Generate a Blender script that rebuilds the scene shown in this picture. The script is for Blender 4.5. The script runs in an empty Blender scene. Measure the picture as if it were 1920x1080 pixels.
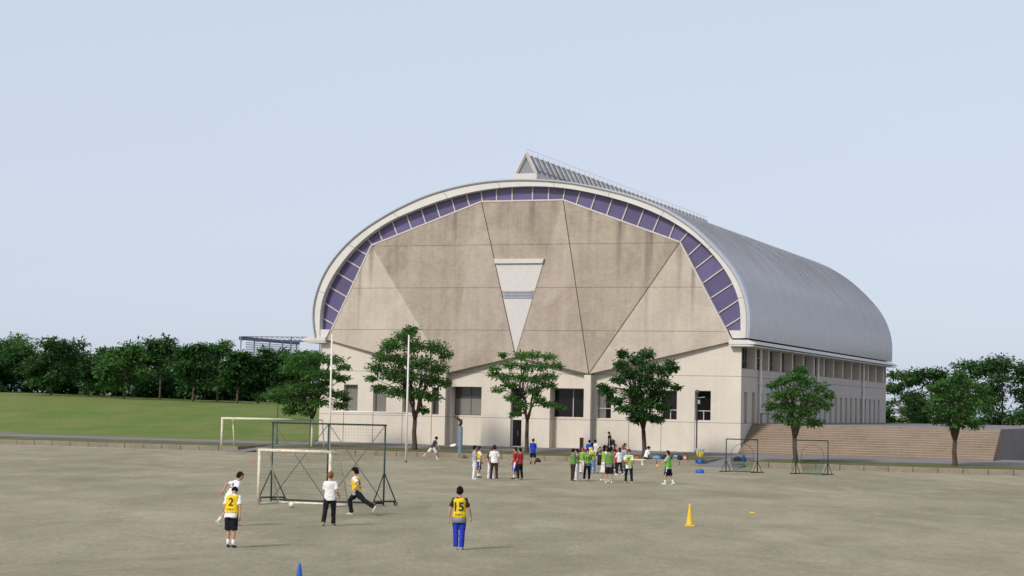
import bpy, math, random
import numpy as np
from mathutils import Vector, Matrix, noise
from mathutils.bvhtree import BVHTree
random.seed(7); rng = np.random.default_rng(7)
sc = bpy.context.scene
C = sc.collection
R_ = math.radians
# ------------------------------------------------------------------ camera
FPX, PITCH, ROLL, YAW, CAMH = 3617.92, .0610907, .0206281, .368852, 3.85
c_f = Vector((0, math.cos(PITCH), math.sin(PITCH)))
c_u0 = Vector((0, -math.sin(PITCH), math.cos(PITCH)))
c_r = Vector((1, 0, 0)) * math.cos(ROLL) + c_u0 * math.sin(ROLL)
c_u = Vector((1, 0, 0)) * -math.sin(ROLL) + c_u0 * math.cos(ROLL)
CAM = Vector((0, 0, CAMH))
cam = bpy.data.cameras.new('camera')
cam.sensor_width = 36; cam.lens = 36 * FPX / 1920
cam.clip_start = .5; cam.clip_end = 6000
co = bpy.data.objects.new('camera', cam); C.objects.link(co)
co.matrix_world = Matrix(((c_r.x, c_u.x, -c_f.x, 0), (c_r.y, c_u.y, -c_f.y, 0), (c_r.z, c_u.z, -c_f.z, CAMH), (0, 0, 0, 1)))
sc.camera = co
# ------------------------------------------------------------------ sky, sun, exposure
SUN_AZ = math.atan2(-.62, -.72); SUN_EL = R_(37)
w = bpy.data.worlds.new('World'); sc.world = w; w.use_nodes = True
nt = w.node_tree; bg = nt.nodes['Background']
sky = nt.nodes.new('ShaderNodeTexSky'); sky.sky_type = 'NISHITA'; sky.sun_disc = False
sky.sun_elevation = SUN_EL; sky.sun_rotation = SUN_AZ
sky.air_density = 1.0; sky.dust_density = 1.4; sky.ozone_density = 1.6
hs = nt.nodes.new('ShaderNodeHueSaturation'); hs.inputs['Saturation'].default_value = .62
nt.links.new(sky.outputs[0], hs.inputs['Color'])
mx = nt.nodes.new('ShaderNodeMix'); mx.data_type = 'RGBA'; mx.inputs[0].default_value = .8     # thin summer haze over the whole sky
mx.inputs[7].default_value = (3.87, 4.31, 5.25, 1)
nt.links.new(hs.outputs[0], mx.inputs[6])
nt.links.new(mx.outputs[2], bg.inputs[0]); bg.inputs[1].default_value = .115
sl = bpy.data.lights.new('sun', 'SUN'); sl.energy = 2.1; sl.angle = R_(9); sl.color = (1, .95, .88)
so = bpy.data.objects.new('sun', sl); C.objects.link(so)
sdir = Vector((math.sin(SUN_AZ) * math.cos(SUN_EL), math.cos(SUN_AZ) * math.cos(SUN_EL), math.sin(SUN_EL)))
so.rotation_euler = sdir.to_track_quat('Z', 'Y').to_euler()
so.location = (-60, -60, 80)
sc.view_settings.view_transform = 'Standard'; sc.view_settings.look = 'None'
sc.view_settings.gamma = 1; sc.view_settings.exposure = 0.46

# ------------------------------------------------------------------ survey helpers (photograph point -> place in the world)
def ray(x, y): return c_f + c_r * ((x - 960) / FPX) + c_u * ((540 - y) / FPX)
def G(x, y, z=0.0):
    d = ray(x, y); return CAM + d * ((z - CAMH) / d.z)
def at(x, y, dist):
    d = ray(x, y); return CAM + d * (dist / d.y)
O = G(1388, 850, .6); O = Vector((O.x, O.y, 0))
U = Vector((math.cos(YAW), -math.sin(YAW), 0)); N = Vector((math.sin(YAW), math.cos(YAW), 0))
def fac(x, y, d=0.0):
    r = ray(x, y); t = ((O - CAM).dot(N) + d) / r.dot(N); q = CAM + r * t - O
    return (q.dot(U), d, q.z)
def side(x, y, u=0.0):
    r = ray(x, y); t = ((O - CAM).dot(U) + u) / r.dot(U); q = CAM + r * t - O
    return (u, q.dot(N), q.z)
def loc2w(u, d, z=0.0): return O + U * u + N * d + Vector((0, 0, z))
def w2loc(p): q = p - O; return (q.dot(U), q.dot(N), p.z)

# ------------------------------------------------------------------ mesh builder
class MB:
    def __init__(s): s.v = []; s.f = []; s.m = []; s.uv = None
    def add(s, vs, fs, m=0):
        b = len(s.v); s.v += [tuple(x) for x in vs]
        for f in fs: s.f.append([b + i for i in f]); s.m.append(m)
        return s
    def poly(s, pts, m=0): return s.add(pts, [list(range(len(pts)))], m)
    def box(s, a, b, m=0):
        x0, y0, z0 = a; x1, y1, z1 = b
        v = [(x0,y0,z0),(x1,y0,z0),(x1,y1,z0),(x0,y1,z0),(x0,y0,z1),(x1,y0,z1),(x1,y1,z1),(x0,y1,z1)]
        return s.add(v, [(3,2,1,0),(4,5,6,7),(0,1,5,4),(1,2,6,5),(2,3,7,6),(3,0,4,7)], m)
    def rbox(s, a, b, r, m=0):          # box with chamfered vertical edges and top
        x0, y0, z0 = a; x1, y1, z1 = b
        def ring(z, i): return [(x0+i+r,y0+i,z),(x1-i-r,y0+i,z),(x1-i,y0+i+r,z),(x1-i,y1-i-r,z),(x1-i-r,y1-i,z),(x0+i+r,y1-i,z),(x0+i,y1-i-r,z),(x0+i,y0+i+r,z)]
        return s.rings([ring(z0, 0), ring(z1 - r, 0), ring(z1, r * .8)], m)
    def prism(s, poly, ax, a, b, m=0):  # poly: 2D list; ax = 1 -> (u,z) extruded along y ; ax = 2 -> (x,y) extruded along z
        n = len(poly)
        e = (lambda p, t: (p[0], t, p[1])) if ax == 1 else (lambda p, t: (p[0], p[1], t))
        v = [e(p, a) for p in poly] + [e(p, b) for p in poly]
        return s.add(v, [list(range(n)), list(range(2*n-1, n-1, -1))] + [(i, (i+1) % n, n+(i+1) % n, n+i) for i in range(n)], m)
    def rings(s, rs, m=0, cap=True):
        n = len(rs[0]); v = [p for r in rs for p in r]; f = []
        for k in range(len(rs) - 1):
            for i in range(n): f.append((k*n+i, k*n+(i+1) % n, (k+1)*n+(i+1) % n, (k+1)*n+i))
        if cap: f.append(list(range(n-1, -1, -1))); f.append([(len(rs)-1)*n+i for i in range(n)])
        return s.add(v, f, m)
    def loft(s, secs, n=12, m=0):        # secs: (centre, ex, ey)
        rs = []
        for c, ex, ey in secs:
            rs.append([Vector(c) + Vector(ex) * math.cos(2*math.pi*i/n) + Vector(ey) * math.sin(2*math.pi*i/n) for i in range(n)])
        return s.rings(rs, m)
    def tube(s, pts, rad, n=8, m=0):
        pts = [Vector(p) for p in pts]
        if not isinstance(rad, (list, tuple)): rad = [rad] * len(pts)
        secs = []; ex = None
        for i, p in enumerate(pts):
            t = (pts[min(i+1, len(pts)-1)] - pts[max(i-1, 0)])
            if t.length < 1e-9: t = Vector((0, 0, 1))
            t.normalize()
            if ex is None:
                ex = t.cross(Vector((0, 1, 0)) if abs(t.y) < .9 else Vector((1, 0, 0)))
            ex = (ex - t * ex.dot(t)); ex.normalize(); ey = t.cross(ex)
            secs.append((p, ex * rad[i], ey * rad[i]))
        return s.loft(secs, n, m)
    def ball(s, c, r, m=0, nu=12, nv=8):
        c = Vector(c); r = r if isinstance(r, (list, tuple)) else (r, r, r)
        rs = []
        for k in range(nv + 1):
            t = math.pi * min(max(k / nv, .02), .98)
            rs.append([c + Vector((r[0]*math.sin(t)*math.cos(2*math.pi*i/nu), r[1]*math.sin(t)*math.sin(2*math.pi*i/nu), -r[2]*math.cos(t))) for i in range(nu)])
        return s.rings(rs, m)
    def build(s, name, mats, parent=None, smooth=False):
        me = bpy.data.meshes.new(name); me.from_pydata(s.v, [], s.f)
        if not isinstance(mats, (list, tuple)): mats = [mats]
        for x in mats: me.materials.append(x)
        me.polygons.foreach_set('material_index', s.m)
        if s.uv is not None:
            l = me.uv_layers.new(name='UVMap'); l.data.foreach_set('uv', [c for q in s.uv for c in q])
        if smooth: me.polygons.foreach_set('use_smooth', [True] * len(me.polygons))
        me.update()
        o = bpy.data.objects.new(name, me); C.objects.link(o)
        if parent: o.parent = parent
        return o
def tag(o, label=None, cat=None, group=None, kind=None):
    if label: o['label'] = label
    if cat: o['category'] = cat
    if group: o['group'] = group
    if kind: o['kind'] = kind
    return o
def thing(name, label, cat, loc=(0, 0, 0), rz=0.0, group=None):
    o = bpy.data.objects.new(name, None); C.objects.link(o); o.empty_display_size = .3
    o.location = loc; o.rotation_euler = (0, 0, rz)
    return tag(o, label, cat, group)

# ------------------------------------------------------------------ materials
class NT:
    def __init__(s, name, rough=.8, spec=.3, metal=0.0):
        s.m = bpy.data.materials.new(name); s.m.use_nodes = True; s.t = s.m.node_tree
        s.b = s.t.nodes['Principled BSDF']; s.b.inputs['Roughness'].default_value = rough
        s.b.inputs['Specular IOR Level'].default_value = spec; s.b.inputs['Metallic'].default_value = metal
    def n(s, typ): return s.t.nodes.new('ShaderNode' + typ)
    def put(s, sock, v):
        if isinstance(v, bpy.types.NodeSocket): s.t.links.new(v, sock)
        else: sock.default_value = v
    def math(s, op, a, b=None, c=None, clamp=False):
        q = s.n('Math'); q.operation = op; q.use_clamp = clamp
        for i, v in enumerate((a, b, c)):
            if v is not None: s.put(q.inputs[i], v)
        return q.outputs[0]
    def obj(s): return s.n('TexCoord').outputs['Object']
    def pos(s): return s.n('NewGeometry').outputs['Position']
    def uvc(s): return s.n('TexCoord').outputs['UV']
    def sep(s, v): q = s.n('SeparateXYZ'); s.put(q.inputs[0], v); return q.outputs
    def scale(s, v, xyz):
        q = s.n('VectorMath'); q.operation = 'MULTIPLY'; s.put(q.inputs[0], v); q.inputs[1].default_value = xyz; return q.outputs[0]
    def noise(s, v, sc_, det=4, rough=.55, dist=0):
        q = s.n('TexNoise'); s.put(q.inputs['Vector'], v); q.inputs['Scale'].default_value = sc_
        q.inputs['Detail'].default_value = det; q.inputs['Roughness'].default_value = rough; q.inputs['Distortion'].default_value = dist
        return q.outputs['Fac']
    def rng(s, v, a, b, c=0., d=1.):
        q = s.n('MapRange'); s.put(q.inputs[0], v)
        for i, x in enumerate((a, b, c, d)): s.put(q.inputs[i+1], x)
        return q.outputs[0]
    def mix(s, f, a, b, mode='MIX'):
        q = s.n('Mix'); q.data_type = 'RGBA'; q.blend_type = mode; s.put(q.inputs[0], f)
        for i, x in ((6, a), (7, b)):
            s.put(q.inputs[i], x if isinstance(x, bpy.types.NodeSocket) else (*x[:3], 1))
        return q.outputs[2]
    def col(s, v): s.put(s.b.inputs['Base Color'], v if isinstance(v, bpy.types.NodeSocket) else (*v[:3], 1)); return s
    def bump(s, h, st=.3, dist=.02):
        q = s.n('Bump'); q.inputs['Strength'].default_value = st; q.inputs['Distance'].default_value = dist
        s.put(q.inputs['Height'], h); s.t.links.new(q.outputs[0], s.b.inputs['Normal']); return s

def plain(name, c, rough=.7, spec=.3, metal=0.0, var=.12, sc_=3.0):
    k = NT(name, rough, spec, metal)
    f = k.noise(k.obj(), sc_, 5, .6)
    f = k.rng(f, .3, .7, 1 - var, 1 + var)
    q = k.n('Vector' + 'Math'); q.operation = 'SCALE'; q.inputs[0].default_value = c[:3]; k.put(q.inputs['Scale'], f)
    k.col(q.outputs[0]); return k.m

def concrete(name, c, dark, zj, uj, amount, streaks=()):
    k = NT(name, .88, .2)
    o = k.obj(); x, y, z = k.sep(o)
    big = k.rng(k.noise(o, .26, 6, .66, .6), .36, .64)
    streak = k.rng(k.noise(k.scale(o, (1.9, 1.9, .09)), 1.0, 6, .62), .42, .72)
    grain = k.rng(k.noise(k.scale(o, (1, 1, 1.7)), 2.2, 6, .7), .3, .75)
    f = k.math('MULTIPLY', k.math('ADD', k.math('MULTIPLY', big, .5), k.math('ADD', k.math('MULTIPLY', streak, .3), k.math('MULTIPLY', grain, .42))), amount, clamp=True)
    colr = k.mix(f, c, dark)
    fine = k.rng(k.noise(o, 14, 4, .7), .25, .75, .9, 1.1)
    q = k.n('VectorMath'); q.operation = 'SCALE'; k.put(q.inputs[0], colr); k.put(q.inputs['Scale'], fine); colr = q.outputs[0]
    for (u0, wd, zt, zl, s_) in streaks:      # water stains running down from the glazing bars
        a = k.math('SUBTRACT', 1.0, k.math('DIVIDE', k.math('ABSOLUTE', k.math('SUBTRACT', x, u0)), wd), clamp=True)
        b = k.rng(z, zl, zt, 0, 1)
        g = k.math('MULTIPLY', k.math('MULTIPLY', a, b), k.math('MULTIPLY', k.math('ADD', .45, streak), s_), clamp=True)
        colr = k.mix(g, colr, (.085, .068, .06))
    ln = None
    for zz in zj:
        e = k.math('COMPARE', z, zz, .022); ln = e if ln is None else k.math('MAXIMUM', ln, e)
    for uu in uj:
        e = k.math('COMPARE', x, uu, .024); ln = e if ln is None else k.math('MAXIMUM', ln, e)
    if ln is not None: colr = k.mix(k.math('MULTIPLY', ln, .62), colr, (.05, .035, .03))
    k.col(colr); k.bump(grain, .15, .02)
    return k.m

M = {}
M['white'] = plain('white_paint', (.72, .69, .62), .5, .4, var=.06)
M['infill'] = plain('pale_infill_panel', (.60, .555, .525), .6, .3, var=.05)
M['fascia'] = plain('fascia_metal', (.635, .61, .56), .5, .35, var=.07, sc_=.6)
M['mullion'] = plain('mullion_metal', (.55, .5, .455), .5, .4, var=.08)
M['flash'] = plain('flashing_metal', (.26, .25, .25), .4, .5, .3)
M['dirtywhite'] = plain('chipped_white_paint', (.66, .6, .46), .6, .3, var=.22, sc_=7)
M['green'] = plain('green_frame_paint', (.014, .042, .032), .55, .4, var=.2)
M['wire'] = plain('steel_wire', (.07, .075, .065), .5, .5)
M['rust'] = plain('rusty_iron', (.16, .075, .045), .8, .2, var=.3, sc_=12)
M['bark'] = plain('bark', (.085, .062, .048), .9, .1, var=.35, sc_=9)
M['lampgrey'] = plain('lamp_grey', (.11, .11, .12), .5, .5)
M['black'] = plain('black_plastic', (.015, .015, .018), .5, .4)
M['yellow'] = plain('yellow_plastic', (.75, .5, .01), .45, .4, var=.05)
M['blue'] = plain('blue_plastic', (.015, .1, .42), .45, .4, var=.06)
M['netyellow'] = plain('chain_yellow', (.7, .5, .03), .4, .4)
def glass(name, c, rough=.12, spec=.5, var=.15):
    k = NT(name, rough, spec); f = k.rng(k.noise(k.obj(), .35, 3), .3, .7, 1 - var, 1 + var)
    q = k.n('VectorMath'); q.operation = 'SCALE'; q.inputs[0].default_value = c
    if name == 'purple_glazing': f = k.math('MULTIPLY', f, k.rng(k.n('ObjectInfo').outputs['Random'], 0, 1, .84, 1.14))
    k.put(q.inputs['Scale'], f); k.col(q.outputs[0]); return k.m
M['purple'] = glass('purple_glazing', (.116, .096, .2), .3, .35, .14)
M['dark'] = glass('dark_window_glass', (.010, .009, .011), .1, .25)
M['blind'] = glass('window_with_grey_blind', (.2, .185, .17), .3, .4, .1)
M['greyglass'] = glass('grey_window_glass', (.075, .07, .068), .12, .5)
M['skyglass'] = glass('skylight_glass', (.22, .24, .27), .15, .7, .25)

def roofmat():
    k = NT('roof_metal', .36, .5, .9)
    o = k.obj(); x, y, z = k.sep(o)
    v = k.noise(k.scale(o, (.25, 2.0, .25)), 1.0, 4, .6)
    colr = k.mix(k.rng(v, .3, .7), (.53, .525, .535), (.62, .61, .615))
    k.col(colr); k.put(k.b.inputs['Roughness'], k.rng(v, .3, .7, .11, .2)); return k.m
M['roof'] = roofmat()

def fieldmat():
    k = NT('field_dirt', .95, .1)
    p = k.pos()
    a = k.rng(k.noise(k.scale(p, (.07, .03, 1)), 1.0, 6, .64, .8), .40, .60)
    b = k.rng(k.noise(k.scale(p, (.42, .17, 1)), 1.0, 5, .66, .5), .36, .66)
    c = k.rng(k.noise(k.scale(p, (1, .3, 1)), 6.0, 6, .85), .4, .62)
    d = k.rng(k.noise(k.scale(p, (.3, .14, 1)), 1.0, 5, .68, .8), .44, .66)
    colr = k.mix(k.math('ADD', k.math('MULTIPLY', a, .5), k.math('MULTIPLY', b, .45), clamp=True), (.425, .37, .262), (.27, .24, .156))
    colr = k.mix(k.math('MULTIPLY', d, .4), colr, (.19, .172, .10))
    colr = k.mix(k.math('MULTIPLY', c, .4), colr, (.165, .148, .09))
    e = k.rng(k.noise(k.scale(p, (.28, .1, 1)), 1.3, 4, .6, .6), .57, .72)
    colr = k.mix(k.math('MULTIPLY', e, .4), colr, (.46, .42, .33))
    k.col(colr); k.bump(c, .5, .03); return k.m
M['field'] = fieldmat()
def groundcol(name, cs, s1, s2, rough=.95, bump=.4):
    k = NT(name, rough, .1); p = k.pos()
    a = k.rng(k.noise(p, s1, 5, .6), .35, .66); b = k.rng(k.noise(p, s2, 5, .7), .3, .7)
    colr = k.mix(a, cs[0], cs[1]); colr = k.mix(k.math('MULTIPLY', b, .6), colr, cs[2]); k.col(colr); k.bump(b, bump, .04); return k.m
M['asphalt'] = groundcol('asphalt', ((.215, .20, .205), (.17, .158, .168), (.25, .23, .22)), .3, 12)
M['verge'] = groundcol('verge_grass', ((.11, .12, .04), (.17, .15, .08), (.075, .1, .03)), .5, 5)
M['hill'] = groundcol('hill_grass', ((.125, .185, .04), (.22, .215, .075), (.07, .12, .028)), .16, 3.2)
M['stone'] = groundcol('kerb_stone', ((.33, .28, .21), (.24, .2, .155), (.17, .15, .115)), .6, 6)
M['step'] = groundcol('step_concrete', ((.27, .2, .145), (.2, .15, .11), (.32, .25, .19)), .5, 5)
M['nosing'] = groundcol('step_nosing', ((.42, .35, .28), (.36, .3, .23), (.45, .38, .3)), .5, 5)

def leafmat(name, a, b, tr=.3):
    k = NT(name, .6, .25)
    g = k.n('NewGeometry'); r = g.outputs['Random Per Island']
    nz = k.rng(k.noise(k.pos(), .55, 3), .35, .65)
    colr = k.mix(k.math('ADD', k.math('MULTIPLY', r, .6), k.math('MULTIPLY', nz, .4)), a, b); k.col(colr)
    t = k.n('BsdfTranslucent'); q = k.mix(1.0, colr, (.9, 1.25, .45), 'MULTIPLY'); k.put(t.inputs[0], q)
    s = k.n('MixShader'); s.inputs[0].default_value = tr
    k.t.links.new(k.b.outputs[0], s.inputs[1]); k.t.links.new(t.outputs[0], s.inputs[2])
    k.t.links.new(s.outputs[0], k.t.nodes['Material Output'].inputs[0]); return k.m
M['leaf'] = leafmat('zelkova_leaves', (.028, .088, .022), (.10, .205, .045), .36)
M['leaflight'] = leafmat('light_zelkova_leaves', (.042, .115, .03), (.11, .225, .05), .4)
M['leafdark'] = leafmat('dark_leaves', (.024, .07, .02), (.055, .128, .03), .28)

def netmat(name, c, cell, thick, op=1.0):
    k = NT(name, .8, .1); k.col(c)
    x, y, z = k.sep(k.uvc())
    def line(v):
        f = k.math('FRACT', k.math('DIVIDE', v, cell)); return k.math('LESS_THAN', f, thick / cell)
    a = k.math('MULTIPLY', k.math('MAXIMUM', line(x), line(y)), op)
    t = k.n('BsdfTransparent'); s = k.n('MixShader'); k.put(s.inputs[0], a)
    k.t.links.new(t.outputs[0], s.inputs[1]); k.t.links.new(k.b.outputs[0], s.inputs[2])
    k.t.links.new(s.outputs[0], k.t.nodes['Material Output'].inputs[0]); return k.m
M['netgrey'] = netmat('grey_net', (.2, .2, .17), .12, .0045)
M['netgreen'] = netmat('green_net', (.03, .11, .06), .045, .010)
M['nettall'] = netmat('tall_safety_net', (.22, .23, .26), .3, .07)
def net(name, quads, m, parent):
    mb = MB(); mb.uv = []
    for q in quads:
        q = [Vector(p) for p in q]; mb.poly(q)
        lu = (q[1] - q[0]).length; lv = (q[3] - q[0]).length
        mb.uv += [(0, 0), (lu, 0), ((q[2] - q[3]).length, lv), (0, lv)]
    return mb.build(name, m, parent)

# ------------------------------------------------------------------ ground, verge, path, hill
mb = MB()
xs = [-3000, -300, -120, -60, 0, 60, 120, 300, 3000]; ys = [-200, 0, 30, 60, 100, 140, 200, 400, 4000]
for i in range(8):
    for j in range(8): mb.poly([(xs[i], ys[j], 0), (xs[i+1], ys[j], 0), (xs[i+1], ys[j+1], 0), (xs[i], ys[j+1], 0)])
tag(mb.build('ground', M['field']), 'pale dirt sports field with worn olive patches', 'ground', kind='structure')
def locmesh(mb, name, mat_, smooth=False):
    o = mb.build(name, mat_, None, smooth); o.location = O; o.rotation_euler = (0, 0, -YAW); return o
KD = -14.75; KZ = .34
def pz(d): return KZ + (d - KD) / (0 - KD) * (.6 - KZ)
GAPS = [(-35.2, -33.6), (1.2, 4.2)]
# kerb walls
def kerb(u0, u1, label):
    m = MB(); n = max(2, int((u1 - u0) / 1.6)); st = (u1 - u0) / n
    for i in range(n):
        a = u0 + i * st; j = random.uniform(-.02, .02)
        m.rbox((a + .012, KD - .3 + j, -.05), (a + st - .012, KD + .1, KZ + random.uniform(0, .03)), .03)
    o = locmesh(m, 'kerb_wall', M['stone']); tag(o, label, 'wall', 'low stone kerb walls along the field'); return o
kerb(-75, -35.2, 'low stone kerb wall along the field below the grass hill')
kerb(-33.6, 1.2, 'long low stone kerb wall along the field in front of the hall')
kerb(4.2, 40, 'low reddish stone kerb wall beside the concrete stairs')
m = MB()
for a, b in ((-75, -35.2), (-33.6, 1.2), (4.2, 40)):
    n = int((b - a) / 2)
    for i in range(n):
        p, q = a + (b - a) * i / n, a + (b - a) * (i + 1) / n
        e0 = -8.2 + .25 * math.sin(p * .9) + .2 * math.sin(p * 2.3); e1 = -8.2 + .25 * math.sin(q * .9) + .2 * math.sin(q * 2.3)
        m.poly([(p, KD + .1, KZ - .004), (q, KD + .1, KZ - .004), (q, e1, pz(e1) + .012), (p, e0, pz(e0) + .012)])
tag(locmesh(m, 'verge', M['verge']), 'strip of thin grass between the kerb and the path', 'grass strip', kind='structure')
m = MB()
m.poly([(-90, -8.9, pz(-8.9)), (60, -8.9, pz(-8.9)), (60, 2, pz(2)), (-90, 2, pz(2))])
for a, b in GAPS: m.poly([(a, KD - 2.4, .006), (b, KD - 2.4, .006), (b, -8.9, pz(-8.9)), (a, -8.9, pz(-8.9))])
tag(locmesh(m, 'path', M['asphalt']), 'bluish grey asphalt path along the hall', 'path', kind='structure')
for a, b in GAPS:
    for u_, s_ in ((a, -1), (b, 1)):
        q = MB(); u1 = u_ + s_ * .16
        v = [(u_, KD - .3, -.05), (u_, -8.9, -.05), (u_, -8.9, pz(-8.9) + .01), (u_, KD - .3, KZ + .02)]
        q.add(v + [(u1, p[1], p[2]) for p in v], [(0,1,2,3),(7,6,5,4),(3,2,6,7),(0,3,7,4),(1,5,6,2)])
        tag(locmesh(q, 'ramp_wall', M['stone']), ('low stone cheek wall of the path ramp ' + ('left of the small goal' if u_ < 0 else 'by the disc golf basket') + (', its left side' if s_ < 0 else ', its right side')), 'wall')
# grass hill left of the hall
def hz(u, d):
    t = (d + 3.2 + .06 * (u + 36)) / 34.0; t = min(max(t, 0), 1); s = t * t * (3 - 2 * t)
    hgt = 3.35 + .45 * math.sin(u * .045 + .6) - max(0, (u + 52) / 30) * .9
    return .58 + s * hgt + .12 * noise.noise(Vector((u * .13, d * .13, 0))) * s
m = MB(); us = np.linspace(-150, -36.15, 60); ds = np.concatenate([np.linspace(-4.4, 36, 26), np.linspace(42, 130, 10)])
vs = [(u, d, hz(u, d) - (.35 if k == 0 else 0)) for k, d in enumerate(ds) for u in us]
m.add(vs, [(j*60+i, j*60+i+1, (j+1)*60+i+1, (j+1)*60+i) for j in range(len(ds)-1) for i in range(59)])
tag(locmesh(m, 'hill', M['hill'], True), 'mown grass hill left of the hall', 'hill', kind='structure')

# ------------------------------------------------------------------ the sports hall
hall = thing('sports_hall', 'large arched concrete sports hall with purple glazed band and silver barrel roof', 'building', O, -YAW)
LEN = 62.0
ZJ_up = [9.9, 13.33, 16.8]; ZJ_lo = [2.885, 6.48]
def up(x, y, d=-.3): return fac(x, y, d)
PF = -.72
L0, T1, T2, T3, T4, R0 = up(614, 637), up(697, 461), up(903, 379), up(1056, 376), up(1274, 455), up(1371, 640)
FL, FR, CB = up(838, 699, PF), up(1104, 701, PF), up(967, 669)
STR = []
for px, yt, yl, wd, s_ in ((697, 462, 545, .35, 1.0), (744, 440, 520, .3, .9), (854, 398, 500, .3, 1.0), (826, 410, 470, .5, .5), (998, 392, 440, .9, .6), (960, 395, 450, 1.2, .45),
                           (1106, 394, 470, .35, 1.0), (1163, 412, 560, .55, 1.0), (1222, 434, 530, .3, .9), (1275, 458, 600, .35, 1.1), (1300, 490, 640, .25, .7), (676, 520, 630, .25, .7),
                           (1213, 520, 640, .3, .6), (1040, 400, 450, .6, .5)):
    a = up(px, yt); b = up(px, yl); STR.append((a[0], wd, a[2], b[2], s_ * .8))
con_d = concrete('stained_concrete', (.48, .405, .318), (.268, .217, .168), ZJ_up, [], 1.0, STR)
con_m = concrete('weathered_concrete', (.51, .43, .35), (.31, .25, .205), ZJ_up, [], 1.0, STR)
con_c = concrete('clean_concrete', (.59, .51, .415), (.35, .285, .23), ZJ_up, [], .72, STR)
WINS = []   # (left px, right px, head py, sill py, recess, pane kind, mullion px list, bar py)
WINS += [(645, 671.2, 721, 771, .38, 'blind', [], None), (700, 725, 723, 773, .38, 'blind', [], None), (755, 777, 724.5, 774.5, .38, 'blind', [], None),
         (809.8, 832, 726, 777, .38, 'greyglass', [], None), (845, 903.2, 725, 778.6, 1.0, 'greyglass', [883.8], None),
         (1031.5, 1098, 728, 783, 1.0, 'dark', [1075.6], None), (1118.4, 1146.2, 730, 785, .38, 'dark', [], 766), (1179.5, 1207.5, 731.5, 786.5, .38, 'dark', [], 768),
         (1240, 1269.5, 732, 787.5, .38, 'dark', [1258], 769), (1302.8, 1333, 732.6, 789, .55, 'dark', [1320], 770.7)]
recs = []
ZB = .3; ZT = 9.0
for (l, r, t, b, dep, kind, mus, bar) in WINS:
    u0 = fac(l, t)[0]; u1 = fac(r, t)[0]; zt = fac((l + r) / 2, t)[2]; zs = fac((l + r) / 2, b)[2]
    recs.append((u0, u1, zt, zs, dep, kind, [fac(x, t, dep)[0] for x in mus], fac(r, bar, dep)[2] if bar else None))
du0, du1 = fac(957.5, 760)[0], fac(978.5, 760)[0]; dzt = fac(968, 727)[2]
UJ = [x for q in recs for x in (q[0], q[1])] + [fac(1388, 800)[0] - .02]
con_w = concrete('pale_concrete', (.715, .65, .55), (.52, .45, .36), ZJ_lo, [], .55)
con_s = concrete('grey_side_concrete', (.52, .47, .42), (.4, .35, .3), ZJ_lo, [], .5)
holes = sorted([(q[0], q[1], q[2]) for q in recs] + [(du0, du1, dzt)])
UL = fac(599.5, 740)[0]; UR = 0.0
mb = MB(); cur = UL
for (a, b, zt) in holes:
    mb.poly([(cur, 0, ZB), (a, 0, ZB), (a, 0, ZT), (cur, 0, ZT)])
    mb.poly([(a, 0, zt), (b, 0, zt), (b, 0, ZT), (a, 0, ZT)]); cur = b
mb.poly([(cur, 0, ZB), (UR, 0, ZB), (UR, 0, ZT), (cur, 0, ZT)])
for (u0, u1, zt, zs, dep, kind, mus, bar) in recs:
    mb.poly([(u0, 0, ZB), (u0, dep + .3, ZB), (u0, dep + .3, zt), (u0, 0, zt)])
    mb.poly([(u1, 0, ZB), (u1, 0, zt), (u1, dep + .3, zt), (u1, dep + .3, ZB)])
    mb.poly([(u0, 0, zt), (u0, dep + .3, zt), (u1, dep + .3, zt), (u1, 0, zt)])
    sd = .07 if dep < .9 else dep * .85
    mb.box((u0, sd, ZB), (u1, dep + .3, zs))
mb.poly([(du0, 0, ZB), (du0, .5, ZB), (du0, .5, dzt), (du0, 0, dzt)]); mb.poly([(du1, 0, ZB), (du1, 0, dzt), (du1, .5, dzt), (du1, .5, ZB)])
mb.poly([(du0, 0, dzt), (du0, .5, dzt), (du1, .5, dzt), (du1, 0, dzt)])
mb.poly([(UL, 0, ZB), (UL, 0, ZT), (UL, LEN, ZT), (UL, LEN, ZB)])
mb.poly([(UL, LEN, ZB), (UL, LEN, ZT), (UR, LEN, ZT), (UR, LEN, ZB)])
mb.build('front_wall', con_w, hall)
for (u0, u1, zt, zs, dep, kind, mus, bar) in recs:
    f = MB(); y0 = dep; fw = .05
    f.box((u0, y0, zs), (u0 + fw, y0 + .08, zt)); f.box((u1 - fw, y0, zs), (u1, y0 + .08, zt))
    f.box((u0 + fw, y0, zs), (u1 - fw, y0 + .08, zs + fw)); f.box((u0 + fw, y0, zt - fw), (u1 - fw, y0 + .08, zt))
    for x in mus: f.box((x - .03, y0 - .01, zs + fw), (x + .03, y0 + .07, bar if bar else zt - fw))
    if bar: f.box((u0 + fw, y0 - .006, bar - .03), (u1 - fw, y0 + .074, bar + .03))
    wo = f.build('window', M['mullion'] if kind != 'greyglass' else M['lampgrey'], hall)
    g = MB(); g.box((u0, y0 + .05, zs), (u1, y0 + .2, zt)); g.build('pane', M[kind], wo)
    if kind == 'dark' and u1 - u0 < 2 and u0 < -11:
        g = MB(); n = 9
        for i in range(n):
            x = u0 + .08 + (u1 - u0) * .5 * i / n; g.box((x, y0 + .03, zs + .06), (x + .06, y0 + .045, zt - .06))
        g.build('blind', M['blind'], wo)
    if kind == 'greyglass' and u1 - u0 > 2:
        g = MB(); g.box((u0 + .06, y0 + .03, zs + .06), (u1 - .06, y0 + .045, zs + (zt - zs) * .58)); g.build('blind', M['blind'], wo)
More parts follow.
